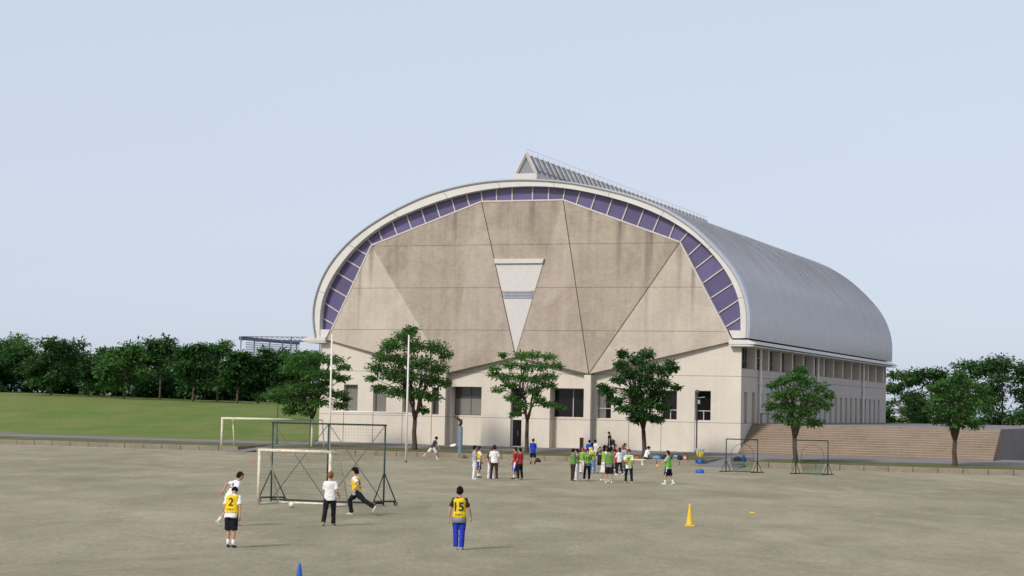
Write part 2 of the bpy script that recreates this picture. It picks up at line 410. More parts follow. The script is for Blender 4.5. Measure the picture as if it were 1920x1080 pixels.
# door bay in the middle
dz1, dz0 = fac(968, 781, .3)[2], fac(968, 787, .3)[2]
f = MB(); f.box((du0, .3, dz0), (du1, .4, dz1)); f.box((du0, .3, ZB), (du0 + .1, .4, dz0)); f.box((du1 - .06, .3, ZB), (du1, .4, dz0)); f.box((du0 + .1, .3, ZB), (du1 - .06, .4, .66))
dr = f.build('door', M['white'], hall)
g = MB(); g.box((du0 + .1, .35, .66), (du1 - .06, .45, dz0)); g.build('glass_leaf', M['dark'], dr)
g = MB(); g.box((du0 + .55, .25, 1.45), (du0 + .6, .35, 1.9)); g.build('handle', M['lampgrey'], dr)
f = MB(); f.box((du0, .35, dz1), (du0 + .05, .43, dzt)); f.box((du1 - .05, .35, dz1), (du1, .43, dzt)); f.box((du0 + .05, .35, dzt - .05), (du1 - .05, .43, dzt))
wo = f.build('window', M['lampgrey'], hall); g = MB(); g.box((du0, .4, dz1), (du1, .5, dzt)); g.build('pane', M['dark'], wo)
# folded concrete plates
def facet(pts, mat_, soffit=None):
    m = MB(); m.poly(pts)
    if soffit:
        a, b = soffit; m.poly([b, a, (a[0], .04, a[2] + .0), (b[0], .04, b[2])])
    return m.build('concrete_panel', mat_, hall)
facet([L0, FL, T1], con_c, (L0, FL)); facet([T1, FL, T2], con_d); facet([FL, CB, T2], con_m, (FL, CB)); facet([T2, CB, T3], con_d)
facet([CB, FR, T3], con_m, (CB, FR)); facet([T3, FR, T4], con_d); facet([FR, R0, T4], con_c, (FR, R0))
# dark open joints along the folds
m = MB()
for a, b in ((T2, CB), (T3, FR), (T4, FR)):
    a, b = Vector(a), Vector(b); m.tube([a, b], .034, 4)
m.build('fold_joint', plain('joint_sealant', (.09, .055, .045), .9, .1), hall)
# pilasters under the feet of the folds
for l, r in ((823, 835), (1094.5, 1107)):
    m = MB(); a = fac(l, 740, PF)[0]; b = fac(r, 740, PF)[0]; m.box((a, PF + .02, ZB), (b, 0.03, 6.42)); m.build('pilaster', con_w, hall)
    m = MB(); m.tube([(b + .12, -.3, .5), (b + .12, -.3, 6.2)], .05, 8); m.build('drainpipe', M['flash'], hall)
# white infill in the central V
def yv(y): return up(960, y, -.33)[2]
def xl(y): t = (y - 379) / (669 - 379); return T2[0] + (CB[0] - T2[0]) * t
def xr(y): t = (y - 376) / (669 - 376); return T3[0] + (CB[0] - T3[0]) * t
def trap(y0, y1, pr, name, mat_, par=None):
    g = .03 + .04; m = MB(); a, b = -.3 - pr, -.29
    m.prism([(xl(y1) + g, yv(y1)), (xr(y1) - g, yv(y1)), (xr(y0) - g, yv(y0)), (xl(y0) + g, yv(y0))], 1, a, b); return m.build(name, mat_, par or hall)
wp = trap(494, 545.5, .05, 'white_panel', M['infill']); trap(485.5, 494, .22, 'lintel', M['infill'], wp)
trap(560, 663, .05, 'white_panel', M['infill'])
lv = trap(545.5, 560, .03, 'louvre', plain('louvre_back', (.3, .31, .35), .5, .3))
m = MB(); ya, yb = yv(560), yv(545.5)
for i in range(5):
    z = ya + (yb - ya) * (i + .3) / 5; m.box((xl(552) + .2, -.40, z), (xr(552) - .2, -.33, z + .07))
m.build('slat', plain('louvre_slat', (.42, .43, .48), .5, .3), lv)
# arch profile
RD = -.55
OUT = [(590.5, 634), (586.5, 615), (584.5, 597), (584.8, 580), (588.5, 560), (596.5, 533.5), (611, 502), (636, 469.5), (661.5, 443.8), (692, 420.5), (740, 392), (794, 366.5), (846.5, 350.5), (898.5, 340.2), (950, 335.6), (1000, 335.2), (1060, 339), (1119.8, 350), (1182, 365.2), (1242, 388), (1297, 422.5), (1343.8, 466.5), (1374, 502), (1386, 522.5), (1397.5, 549.6), (1402.8, 573), (1404.9, 591.4), (1404.2, 612), (1402, 634)]
INN = [(599.2, 634), (599, 616.6), (599, 591), (602, 564), (614, 533.5), (629, 508.2), (646, 484.3), (664, 464), (687.5, 443), (710, 425.8), (736.8, 410.5), (763.4, 399), (790.5, 388.5), (817.3, 378.2), (846.5, 368.8), (874.6, 361.8), (903, 356), (931.9, 352), (961, 349.6), (999, 348.6), (1028.7, 349.4), (1059.4, 352), (1088.5, 356.9), (1117.7, 363.2), (1148, 370.7), (1177.6, 379.3), (1206.5, 389.7), (1235.7, 402), (1263.5, 416.5), (1289.8, 433.8), (1315, 454), (1337.2, 476.5), (1357, 501.5), (1374, 529.5), (1385.8, 559.4), (1389.6, 592), (1388.2, 618.8), (1388, 634)]
def resample(pts, n):
    p = np.array(pts); d = np.r_[0, np.cumsum(np.linalg.norm(np.diff(p, axis=0), axis=1))]
    t = np.linspace(0, d[-1], n); q = np.c_[[np.interp(t, d, p[:, k]) for k in range(2)]].T
    for _ in range(2): q[1:-1] = .25 * q[:-2] + .5 * q[1:-1] + .25 * q[2:]
    return q
NA = 64
out2 = resample([(fac(x, y, RD)[0], fac(x, y, RD)[2]) for x, y in OUT], NA)
inn2 = resample([(fac(x, y, RD)[0], fac(x, y, RD)[2]) for x, y in INN], NA)
cen = np.array([-18.4, 9.2])
def grow(q, e):
    t = np.gradient(q, axis=0); nrm = np.c_[-t[:, 1], t[:, 0]]; nrm /= np.linalg.norm(nrm, axis=1)[:, None]
    s = np.sign(((q - cen) * nrm).sum(1))[:, None]; return q + nrm * s * e
def strip(m, A, ya, B, yb, mi=0):
    n = len(A); v = [(a[0], ya, a[1]) for a in A] + [(b[0], yb, b[1]) for b in B]
    m.add(v, [(i, i+1, n+i+1, n+i) for i in range(n-1)], mi)
rimo = grow(out2, -.17)
m = MB(); strip(m, rimo, RD, inn2, RD); strip(m, inn2, RD, inn2, .3); strip(m, rimo, RD, rimo, -.2)
for k in range(5, NA - 4, 6):      # joints between fascia plates
    a, b = Vector((rimo[k][0], RD - .003, rimo[k][1])), Vector((inn2[k][0], RD - .003, inn2[k][1])); t = (b - a).normalized(); s_ = t.cross(Vector((0, 1, 0))) * .022
    m.poly([a - s_, a + s_, b + s_, b - s_], 1)
m.build('arch_fascia', [M['fascia'], M['flash']], hall, True)
m = MB(); strip(m, grow(out2, -.1), RD - .08, rimo, RD - .08); strip(m, rimo, RD - .08, rimo, RD + .1, 0); strip(m, grow(out2, -.1), RD - .08, grow(out2, -.1), RD + .1)
m.build('fascia_trim', M['flash'], hall, True)
# roof shell with standing seams
m = MB(); strip(m, out2, RD - .12, out2, LEN); strip(m, out2, RD - .12, grow(out2, -.1), RD - .12)
ridge = out2; seam = grow(out2, .055)
d_ = .2
while d_ < LEN:
    strip(m, ridge, d_, seam, d_); strip(m, seam, d_, seam, d_ + .05); strip(m, seam, d_ + .05, ridge, d_ + .05); d_ += .52
m.poly([(q[0], LEN, q[1]) for q in out2])
m.build('roof', M['roof'], hall, True)
# purple glazing: bars and panes
MUL = [((599, 616.8), (617, 617.5)), ((599, 591), (622.4, 605.8)), ((602.5, 561), (632, 584)), ((614, 533.8), (648.4, 555.7)), ((628.9, 508.3), (661.7, 529)), ((646, 484.5), (676, 503.3)), ((664, 464), (688.3, 477.8)), ((687.5, 443), (698.5, 460)), ((710, 425.8), (718.4, 450.9)), ((736.8, 411), (746, 440.7)), ((763.4, 400), (772.8, 429.4)), ((790.5, 387.6), (799, 418.9)), ((817.3, 377.7), (826, 407.7)), ((846.5, 368), (854.3, 396.7)), ((874.6, 362), (881, 386.3)), ((903, 356.4), (904.5, 377.7)), ((931.9, 352.4), (931.9, 376.5)), ((961, 349.8), (961, 376)), ((999, 348.5), (999, 375.3)), ((1028.7, 349.8), (1028.7, 375)), ((1059.4, 351.7), (1056, 374.6)), ((1088.5, 356.9), (1081.2, 383)), ((1117.7, 363.4), (1108, 393)), ((1148, 370.7), (1138, 403.5)), ((1177.6, 379.3), (1166.7, 413.5)), ((1206.5, 389.7), (1195.8, 424)), ((1235.7, 402), (1224.5, 434.5)), ((1263.5, 416.3), (1255.2, 446)), ((1289.8, 434), (1275, 453.5)), ((1315, 454.8), (1289, 481)), ((1337.2, 476), (1302.6, 505)), ((1355.5, 502), (1317, 532)), ((1374, 529.8), (1331.6, 560)), ((1385.8, 559.4), (1346.6, 588)), ((1389.6, 592), (1361, 613)), ((1388.2, 618.8), (1366.5, 619))]
GD = .12
band = bpy.data.objects.new('glazing_band', None); C.objects.link(band); band.parent = hall
def outw(p, e):   # push an outer end under the rim
    v = np.array((p[0], p[2])); dirv = v - cen; dirv = dirv / np.linalg.norm(dirv); return (p[0] + dirv[0] * e, p[1], p[2] + dirv[1] * e)
mo = [outw(fac(*a, GD), .25) for a, b in MUL]; mi_ = []
CH = [L0, T1, T2, T3, T4, R0]
for a, b in MUL:
    p = Vector(fac(*b, GD)); best = None
    for s0, s1 in zip(CH[:-1], CH[1:]):
        s0, s1 = Vector((s0[0], GD, s0[2])), Vector((s1[0], GD, s1[2])); dv = s1 - s0; t = min(max((p - s0).dot(dv) / dv.dot(dv), 0), 1); q = s0 + dv * t
        if best is None or (q - p).length < best[0]: best = ((q - p).length, q)
    mi_.append(tuple(best[1]))
for i in range(len(MUL) - 1):
    m = MB(); q = [mi_[i], mi_[i+1], mo[i+1], mo[i]]
    m.add(q + [(p[0], p[1] + .1, p[2]) for p in q], [(0,1,2,3),(7,6,5,4),(0,4,5,1),(1,5,6,2),(2,6,7,3),(3,7,4,0)])
    m.build('pane', M['purple'], band)
for i in range(1, len(MUL) - 1):
    a, b = Vector(mi_[i]), Vector(mo[i]); t = (b - a).normalized(); s_ = t.cross(Vector((0, 1, 0))) * .045
    m = MB(); q0 = [a - s_, a + s_, b + s_, b - s_]
    m.add([(p.x, GD - .09, p.z) for p in q0] + [(p.x, GD + .01, p.z) for p in q0], [(0,1,2,3),(0,4,5,1),(1,5,6,2),(2,6,7,3),(3,7,4,0)]); m.build('glazing_bar', M['mullion'], band)
for s0, s1 in zip(CH[:-1], CH[1:]):    # ledge along the top of the plates
    a, b = Vector(s0), Vector(s1); t = (b - a).normalized(); nrm = Vector((-t.z, 0, t.x))
    if nrm.dot(Vector((-18.4, 0, 9)) - a) > 0: nrm = -nrm
    m = MB(); v = [a - Vector((0, .04, 0)), b - Vector((0, .04, 0)), b + nrm * .12 - Vector((0, .04, 0)), a + nrm * .12 - Vector((0, .04, 0))]
    m.add(v + [Vector((p.x, GD + .02, p.z)) for p in v], [(0,1,2,3),(0,4,5,1),(2,3,7,6),(1,5,6,2),(3,7,4,0)]); m.build('ledge', M['mullion'], hall)
# end blocks of the band above the cornice
for pts in ([(599.2, 617.5), (618.5, 618), (611, 634), (599.2, 634)], [(1388, 619.5), (1388, 634), (1373.5, 634), (1367, 619.5)]):
    m = MB(); m.prism([(fac(*p, -.45)[0], fac(*p, -.45)[2]) for p in pts], 1, -.45, .3); m.build('end_block', M['fascia'], hall)
# cornice slabs
for sgn, u_in, u_out in ((1, -.87, 1.2), (-1, -35.3, -37.45)):
    for (za, zb, e, nm) in ((8.93, 9.27, 0, 'cornice'), (8.78, 8.915, -.14, 'cornice_lip')):
        m = MB(); pr = [(u_in, za), (u_out + e * sgn, za), (u_out + e * sgn, za + .07), (u_out - sgn * .55 + e * sgn, zb), (u_in, zb)]
        m.prism(pr, 1, -.62 - e * .3, LEN); m.build(nm, M['fascia'], hall)
# right side wall: slots below, deep pier windows above
zb1 = side(1390, 690.5)[2]; zb2 = 8.8
slot_t, TER = side(1396, 735)[2], 2.87
d_first = side(1401, 760)[1]
slots = []; k_ = 0
dd = d_first - .95
while dd < LEN - 3: slots.append((dd, dd + .95)); dd += 2.45
m = MB(); cur = 0.0
for a, b in slots:
    m.poly([(0, cur, ZB), (0, a, ZB), (0, a, zb1), (0, cur, zb1)]); m.poly([(0, a, slot_t), (0, b, slot_t), (0, b, zb1), (0, a, zb1)]); m.poly([(0, a, ZB), (0, b, ZB), (0, b, TER + .02), (0, a, TER + .02)])
    m.poly([(0, b, TER), (-.5, b, TER), (-.5, b, slot_t), (0, b, slot_t)]); m.poly([(0, a, TER), (0, a, slot_t), (-.5, a, slot_t), (-.5, a, TER)])
    m.poly([(0, a, slot_t), (0, b, slot_t), (-.5, b, slot_t), (-.5, a, slot_t)]); cur = b
m.poly([(0, cur, ZB), (0, LEN, ZB), (0, LEN, zb1), (0, cur, zb1)])
m.poly([(0, 0, zb1), (0, LEN, zb1), (-.75, LEN, zb1), (-.75, 0, zb1)])
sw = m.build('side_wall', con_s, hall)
for a, b in slots:
    m = MB(); m.box((-.56, a - .05, TER), (-.5, b + .05, slot_t)); m.build('lit_slot_back', con_w, hall)  # slot back in the paler concrete, bounced light put into its colour
dps = []
dd = side(1391, 670)[1] + .05
first = True
while dd < LEN: dps.append(dd); dd += 4.3
m = MB(); m.box((-.85, 0.1, zb1), (-.75, LEN, zb2)); gl = m.build('gallery_glazing', M['dark'], hall)
m = MB()
dd = .8
while dd < LEN: m.box((-.752, dd, zb1 + .01), (-.70, dd + .07, zb2)); dd += .72
m.box((-.754, .1, zb1 + .62), (-.69, LEN, zb1 + .68)); m.build('glazing_bar', M['flash'], gl)
for i, dd in enumerate([4.4 + 4.3 * j for j in range(14)]):
    m = MB(); m.box((-.74, dd, zb1 + .005), (-.004, dd + .45, zb2)); m.build('pier', con_w, hall)
for dd in (5.5, 27.0, 48.5):
    m = MB(); m.tube([(.16, dd, TER), (.16, dd, 8.78)], .11, 10)
    for z in (4, 6, 8): m.box((-.02, dd - .16, z), (.3, dd + .16, z + .06))
    m.build('drainpipe', M['white'], hall)
# ridge skylight
sk = bpy.data.objects.new('skylight', None); C.objects.link(sk); sk.parent = hall
s0 = 1.6; s1 = 57.0
pk = fac(985, 289, s0); bl = fac(969, 326, s0); br = fac(1003.5, 326, s0)
pkz, zl, ul, ur, upk = pk[2], bl[2], bl[0], br[0], (bl[0] + br[0]) / 2
def A3(u, d, z): return (u, d, z)
m = MB(); m.poly([(ul, s0 + .1, zl), (upk, s0 + .1, pkz), (upk, s1, pkz), (ul, s1, zl)]); m.poly([(ur, s0 + .1, zl), (ur, s1, zl), (upk, s1, pkz), (upk, s0 + .1, pkz)])
m.poly([(ul, s0 + .1, zl), (ur, s0 + .1, zl), (upk, s0 + .1, pkz)]); m.poly([(ul, s1, zl), (upk, s1, pkz), (ur, s1, zl)])
m.build('skylight_glass', M['skyglass'], sk)
def barb(a, b, r, nm, mt, par):
    m = MB(); m.tube([a, b], r, 6); return m.build(nm, mt, par)
dd = s0; k_ = 0
while dd < s1:
    r = .15 if k_ == 0 else .085
    m = MB()
    for ux in (ul, ur):
        e = .06 if ux == ur else -.06
        m.tube([(ux + e, dd, zl), (upk, dd, pkz + .08)], r, 4)
    if k_ > 0: m.tube([(upk, dd, pkz), (upk, dd, pkz + .27)], .03, 4)
    m.build('rib', M['mullion'], sk); dd += 1.32; k_ += 1
m = MB(); m.tube([(upk, s0, pkz + .42), (upk, s1, pkz + .32)], .012, 4); m.build('cable', M['flash'], sk)
m = MB(); m.tube([(upk, s0, pkz - .1), (upk, s1, pkz - .1)], .1, 6); m.build('ridge_beam', M['flash'], sk)
m = MB(); m.box((ul - .2, s0 - .2, 21.75), (ur + .2, s1 + .3, zl)); m.build('upstand', M['mullion'], sk)
m = MB(); m.tube([(ur + .1, s0, zl + .25), (ur + .1, s1, zl + .25)], .04, 5); m.build('rail', M['lampgrey'], sk)

# ------------------------------------------------------------------ stairs and terrace right of the hall
st = thing('staircase', 'broad brown concrete staircase rising beside the right corner of the hall', 'stairs', O, -YAW)
NS = 13; rise = (TER - .57) / NS; run = .36; sd0 = -.75
m = MB(); e = MB()
for i in range(NS):
    z0 = .57 + i * rise; m.box((.03, sd0 + i * run, .3 if i == 0 else z0 - .02), (19, sd0 + NS * run, z0 + rise - .03))
    e.box((.031, sd0 + i * run - .02, z0 + rise - .03), (19.0, sd0 + (i + 1) * run + .01, z0 + rise))
m.build('riser', M['step'], st); e.build('tread', M['nosing'], st)
m = MB(); m.box((.03, sd0 + NS * run + .012, .2), (19, LEN + 8, TER)); o = locmesh(m, 'terrace', M['asphalt']); tag(o, 'raised concrete terrace beside the hall', 'terrace', kind='structure')
rl = thing('handrail', 'short dark handrail at the head of the stairs by the hall', 'railing', O, -YAW)
for u, d in ((.5, 4.4), (2.6, 4.4)):
    m = MB(); m.tube([(u, d, TER), (u, d, TER + .75)], .05, 6); m.build('post', M['lampgrey'], rl)
m = MB(); m.tube([(.4, 4.4, TER + .78), (2.8, 4.4, TER + .78)], .03, 6); m.build('rail', M['lampgrey'], rl)
# ------------------------------------------------------------------ trees
def leaves(clumps, per, size, seed, droop=.25):
    """clumps: (x, y, z, rx, ry, rz) -> many small leaf sprays, denser towards each clump's shell"""
    r = np.random.default_rng(seed); V = []; 
    for (x, y, z, rx, ry, rz) in clumps:
        n = int(per * (rx * ry * 1.0 + .35) ** .8)
        d = r.normal(size=(n, 3)); d /= np.linalg.norm(d, axis=1)[:, None]
        rad = r.random(n) ** .45 * (1 + np.clip(.34 * r.normal(size=n), -.6, .42))
        c = np.c_[d[:, 0] * rad * rx + x, d[:, 1] * rad * ry + y, d[:, 2] * rad * rz + z]
        out = d.copy(); out[:, 2] = out[:, 2] * .25 - droop + r.normal(size=n) * .22; out += r.normal(size=(n, 3)) * .35
        out /= np.linalg.norm(out, axis=1)[:, None]
        up = np.c_[r.normal(size=n) * .45, r.normal(size=n) * .45, np.ones(n)]
        sd = np.cross(up, out); sd /= np.linalg.norm(sd, axis=1)[:, None] + 1e-9
        L = size * (.6 + .8 * r.random(n))[:, None]; W = L * (.38 + .25 * r.random(n))[:, None]
        mid = c + out * L * .45
        V.append(np.stack([c, mid + sd * W * .5, c + out * L, mid - sd * W * .5], 1))
    V = np.concatenate(V).reshape(-1, 3); n = len(V) // 4
    return V, np.arange(n * 4).reshape(n, 4)
def leafmesh(name, clumps, per, size, seed, mat_, parent, base):
    V, F = leaves(clumps, per, size, seed)
    me = bpy.data.meshes.new(name); me.vertices.add(len(V)); me.vertices.foreach_set('co', (V - np.array(base)).astype(np.float32).ravel())
    me.loops.add(F.size); me.loops.foreach_set('vertex_index', F.ravel().astype(np.int32))
    me.polygons.add(len(F)); me.polygons.foreach_set('loop_start', np.arange(0, F.size, 4, dtype=np.int32))
    me.update(calc_edges=True); me.materials.append(mat_)
    o = bpy.data.objects.new(name, me); C.objects.link(o); o.parent = parent; return o
def branch(m, a, b, r0, r1, seed, n=5):
    r = random.Random(seed); a = Vector(a); b = Vector(b); L = (b - a).length
    pts = []
    for i in range(n + 1):
        t = i / n; p = a.lerp(b, t)
        bow = math.sin(t * math.pi) * L * .08
        pts.append(p + Vector((r.uniform(-1, 1) * .03 * L * (0 < i < n), r.uniform(-1, 1) * .03 * L * (0 < i < n), bow * .3)))
    m.tube(pts, [r0 + (r1 - r0) * i / n for i in range(n + 1)], 7)
def zelkova(base_px, dist, fork_py, clumps_px, label, mat_, seed, per=95, group=None, trunk_r=.2, nstem=4, thick=1.0, size=.235):
    r = random.Random(seed)
    B = at(*base_px, dist); sc_ = dist / FPX
    if B.z > 3: B.z = B.z
    base = Vector((B.x, B.y, B.z))
    t = thing('zelkova_tree', label, 'tree', base, 0, group)
    xs = [c[0] for c in clumps_px]; cx = (min(xs) + max(xs)) / 2; ys = [c[1] for c in clumps_px]
    Rw = (max(xs) - min(xs)) / 2 + 10; cy = (min(ys) + max(ys)) / 2; Rh = (max(ys) - min(ys)) / 2 + 12
    cl = []
    for (px, py, rx, ry) in clumps_px:
        q = 1 - ((px - cx) / Rw) ** 2 - .55 * ((py - cy) / Rh) ** 2
        half = math.sqrt(max(q, .06)) * Rw * sc_ * .85
        k = 3 if half > 1.6 else 2
        for j in range(k):
            dy = (j / (k - 1) * 2 - 1) * half * .75 + r.uniform(-.5, .5)
            P = at(px + r.uniform(-3, 3), py + r.uniform(-2, 2), dist + dy)
            cl.append((P.x, P.y, P.z, rx * sc_ * r.uniform(.75, 1.05), (rx * .85) * sc_ * r.uniform(.8, 1.1), ry * sc_ * thick * r.uniform(.7, 1.0)))
    leafmesh('crown', cl, per, size, seed, mat_, t, base)
    m = MB(); F_ = at(base_px[0] + r.uniform(-2, 2), fork_py, dist); F_ = F_ - base
    m.tube([(0, 0, -.3), (0, 0, .02), Vector((.02, 0, .3)), F_ * .55 + Vector((r.uniform(-.05, .05), 0, 0)), F_], [trunk_r * 1.1, trunk_r * .98, trunk_r * .78, trunk_r * .7, trunk_r * .66], 10)
    stems = []
    for i in range(nstem):
        a = 2 * math.pi * (i + .3) / nstem; h = (cy - fork_py) * -sc_
        tip = F_ + Vector((math.cos(a) * Rw * sc_ * .3, math.sin(a) * Rw * sc_ * .3, h * r.uniform(.75, 1.05)))
        branch(m, F_ - Vector((0, 0, .05)), tip, trunk_r * .5, trunk_r * .24, seed * 31 + i); stems.append(tip)
    for i, c in enumerate(cl):
        tgt = Vector(c[:3]) - base
        s_ = min(stems, key=lambda q: (q - tgt).length); src = F_.lerp(s_, r.uniform(.45, 1.0))
        if tgt.z < F_.z + .8: src = F_.lerp(s_, .25)
        branch(m, src, tgt, trunk_r * .2, trunk_r * .05, seed * 77 + i, 4)
    m.build('trunk', M['bark'], t, True); return t
T1c = [(760,628,22,11),(735,645,22,13),(775,648,26,15),(815,650,24,14),(836,664,14,9),(718,668,20,11),(750,675,28,15),(790,680,28,15),(824,690,20,13),(705,690,18,10),(735,700,26,13),(770,706,28,15),(810,712,24,13),(834,718,13,8),(712,728,15,8),(745,735,22,10),(780,738,20,11),(808,742,16,8),(794,768,7,5),(770,618,12,7),(697,708,10,6),(728,652,12,8)]
T0c = [(560,672,28,13),(590,668,25,11),(620,675,25,9),(545,690,22,13),(580,700,28,15),(612,700,26,11),(645,688,12,5),(640,708,14,6),(530,735,25,9),(565,725,28,13),(600,730,25,9),(635,738,20,7),(520,748,20,5),(555,755,26,11),(595,755,22,9),(640,760,15,7),(575,772,14,7),(545,770,13,7),(505,742,13,4),(648,748,10,5),(610,718,14,5)]
T2c = [(978,666,14,8),(1002,664,16,7),(1032,670,17,8),(928,690,14,6),(955,684,15,8),(985,688,17,10),(1015,686,17,9),(1045,685,12,6),(926,702,12,6),(945,707,17,8),(975,708,17,9),(1005,712,15,9),(1030,706,17,7),(955,722,13,6),(1000,732,13,8),(1030,720,13,6),(934,730,13,6),(960,745,13,7),(1012,748,11,7),(975,760,15,9),(1030,758,17,5),(1050,763,9,4),(965,776,9,5),(940,665,8,4)]
T3c = [(1215,662,13,9),(1168,664,8,8),(1195,674,18,9),(1258,682,9,7),(1165,682,13,9),(1215,690,22,13),(1243,695,16,9),(1180,700,22,11),(1264,690,7,5),(1210,715,24,13),(1160,712,13,7),(1245,718,16,9),(1190,735,24,11),(1235,738,22,11),(1270,726,7,4),(1138,733,12,5),(1155,750,17,7),(1175,765,18,7),(1215,755,24,11),(1245,765,15,8),(1205,778,22,9),(1230,786,13,7),(1192,787,11,6),(1130,724,8,4)]
T4c = [(1470,714,13,7),(1450,722,11,6),(1490,705,14,9),(1510,715,18,11),(1460,740,18,9),(1490,735,20,13),(1520,745,22,13),(1443,760,14,6),(1475,765,22,11),(1510,770,24,13),(1545,758,18,11),(1458,783,13,6),(1490,788,18,9),(1525,790,17,8),(1540,725,16,9),(1555,740,10,7),(1500,695,10,6)]
zelkova((777, 840.5), 146, 788, T1c, 'tallest broad tree on the verge, rising beside the right rugby post', M['leaf'], 11, 235, 'row of trees on the verge', .24, 4)
zelkova((987, 848), 143.5, 790, T2c, 'slender open tree with light green foliage in front of the door bay of the hall', M['leaflight'], 23, 165, 'row of trees on the verge', .2, 4, .9)
zelkova((1208, 855), 140, 806, T3c, 'dense tree with lopsided low branch behind the crowd of students', M['leafdark'], 37, 320, 'row of trees on the verge', .22, 5)
zelkova((1491, 866), 133.5, 822, T4c, 'dark tree on the verge in front of the concrete stairs', M['leaf'], 41, 235, 'row of trees on the verge', .22, 5)
zelkova((583, 836), 150, 786, T0c, 'spreading multi stemmed tree on the slope at the left corner of the hall', M['leaf'], 53, 235, 'row of trees on the verge', .17, 5, .9)
T5c = [(x - 1490 + 1790, y - 700 + 706, rx * 1.05, ry * 1.05) for x, y, rx, ry in T4c[::-1]]
zelkova((1790, 873.5), 131.4, 826, T5c, 'tall verge tree beyond the stairs, nearest the right edge of the field', M['leaf'], 67, 235, 'row of trees on the verge', .22, 5)
# woodland edge on and behind the hill: each tree its own thing
def wood(px, base_py, top_py, dist, halfw, label, seed, mat_, name='woodland_tree', group='trees along the hill crest', per=170, low=.24):
    r = random.Random(seed); P = at(px, base_py, dist); u, d, _ = w2loc(P)
    z0 = hz(u, d) if u < -36.2 else TER * 0
    if u < -36.2: P = loc2w(u, d, z0 - .05)
    else: P.z = .3
    top = at(px, top_py, dist).z; s_ = dist / FPX; Hh = top - P.z; W = halfw * s_
    t = thing(name, label, 'tree', P, 0, group); cl = []
    for i in range(26):
        a = r.uniform(0, 2 * math.pi); q = r.random() ** .5; h = r.uniform(low, .95)
        w_ = W * math.sin(min(1, (1.12 - h) * 1.6) * math.pi / 2) * 1.0
        rr = W * r.uniform(.3, .46)
        cl.append((P.x + math.cos(a) * q * w_, P.y + math.sin(a) * q * w_, P.z + h * Hh * .97, rr, rr, rr * .5))
    leafmesh('crown', cl, per, .42, seed, mat_, t, P)
    m = MB(); m.tube([(0, 0, -.3), (0, 0, Hh * .3), (r.uniform(-.2, .2), 0, Hh * .75)], [.14, .1, .04], 7)
    for i in range(9):
        c = cl[i]; branch(m, (0, 0, Hh * r.uniform(.2, .45)), (c[0] - P.x, c[1] - P.y, c[2] - P.z), .05, .015, seed * 5 + i, 3)
    m.build('trunk', M['palebark'], t, True)
M['palebark'] = plain('pale_bark', (.16, .13, .1), .9, .1, var=.3, sc_=8)
WL = [(20, 622, 235, 60, 'wide tree at the far left end of the hill crest'), (95, 632, 210, 46, 'rounded tree beside the wide tree at the far left of the hill'),
      (165, 624, 218, 52, 'tall tree in the left stretch of the hill crest row'), (232, 640, 206, 44, 'lower bushy tree in the left stretch of the hill crest row'),
      (300, 628, 214, 50, 'broad tree in the middle of the hill crest row'), (362, 642, 205, 42, 'low tree left of the taller conical one on the hill crest'),
      (408, 630, 212, 34, 'tallest tree of the hill crest near the blue net beam'), (445, 655, 203, 32, 'short tree with a pale trunk at the hill crest'),
      (484, 648, 205, 36, 'dark tree with a pale trunk under the left post of the blue net beam'), (525, 652, 207, 36, 'tree under the middle of the blue net beam'),
      (565, 662, 209, 34, 'crest tree just behind the spreading tree at the hall corner')]
for i, (px, ty, ds_, hw, lb) in enumerate(WL):
    wood(px, 745, ty, ds_, hw, lb, 100 + i, M['leafdark'] if i % 3 else M['leaf'])
for i in range(14):   # second rank, filling the dark wood behind
    px = -40 + i * 47; wood(px, 742, 652 + (i * 37 % 17), 226 + (i * 13 % 9), 44, 'dark tree of the second rank behind the hill crest row', 160 + i, M['leafdark'], group='second rank of trees behind the hill crest', per=190, low=.06)
RW = [(1690, 690, 232, 40, 'small tree behind the far end of the hall roof'), (1742, 676, 225, 50, 'rounded tree beyond the terrace right of the hall'), (1815, 668, 236, 52, 'wide tree beyond the terrace at the right'), (1880, 660, 228, 56, 'large tree beyond the terrace at the right edge'), (1950, 672, 230, 56, 'outermost tree beyond the terrace on the right')]
for i, (px, ty, ds_, hw, lb) in enumerate(RW): wood(px, 778, ty, ds_, hw, lb, 300 + i, M['leafdark'] if i % 2 else M['leaf'], group='trees beyond the terrace')

# ------------------------------------------------------------------ goals, posts, cages, lamps, bags and other things on the field
def cyl(nm, pts, r, mt, par, n=10):
    m = MB(); m.tube(pts, r, n); return m.build(nm, mt, par, True)
def local(t):   # world point -> coordinates of an unrotated thing
    b = Vector(t.location); return lambda p: Vector(p) - b
# near white goal
gl_, gr_ = G(484, 946), G(617, 951.5); g = thing('small_goal', 'small chipped white football goal with a bare net frame behind the ball', 'goal', gl_)
a = Vector((0, 0, 0)); b = gr_ - gl_; hv = Vector((0, 0, 2.02)); wv = b.normalized(); bk = Vector((-wv.y, wv.x, 0)); 
if bk.y < 0: bk = -bk
rl_, rr_ = a + bk * 1.5 + wv * .08, b + bk * 1.5 + wv * .08
for p in (a, b): cyl('post', [p, p + hv], .058, M['dirtywhite'], g)
cyl('crossbar', [a + hv - wv * .058, b + hv + wv * .058], .06, M['dirtywhite'], g)
for p, q in ((a, rl_), (b, rr_)):
    cyl('rear_strut', [p + hv, p + hv + (q - p) * .36 - Vector((0, 0, .03)), p + hv + (q - p) * .5 - Vector((0, 0, .22)), q + Vector((0, 0, .03))], .032, M['dirtywhite'], g, 8)
    cyl('ground_bar', [p + Vector((0, 0, .03)), q + Vector((0, 0, .03))], .035, M['dirtywhite'], g, 8)
cyl('rear_bar', [rl_ + Vector((0, 0, .035)), rr_ + Vector((0, 0, .035))], .042, M['dirtywhite'], g, 8)
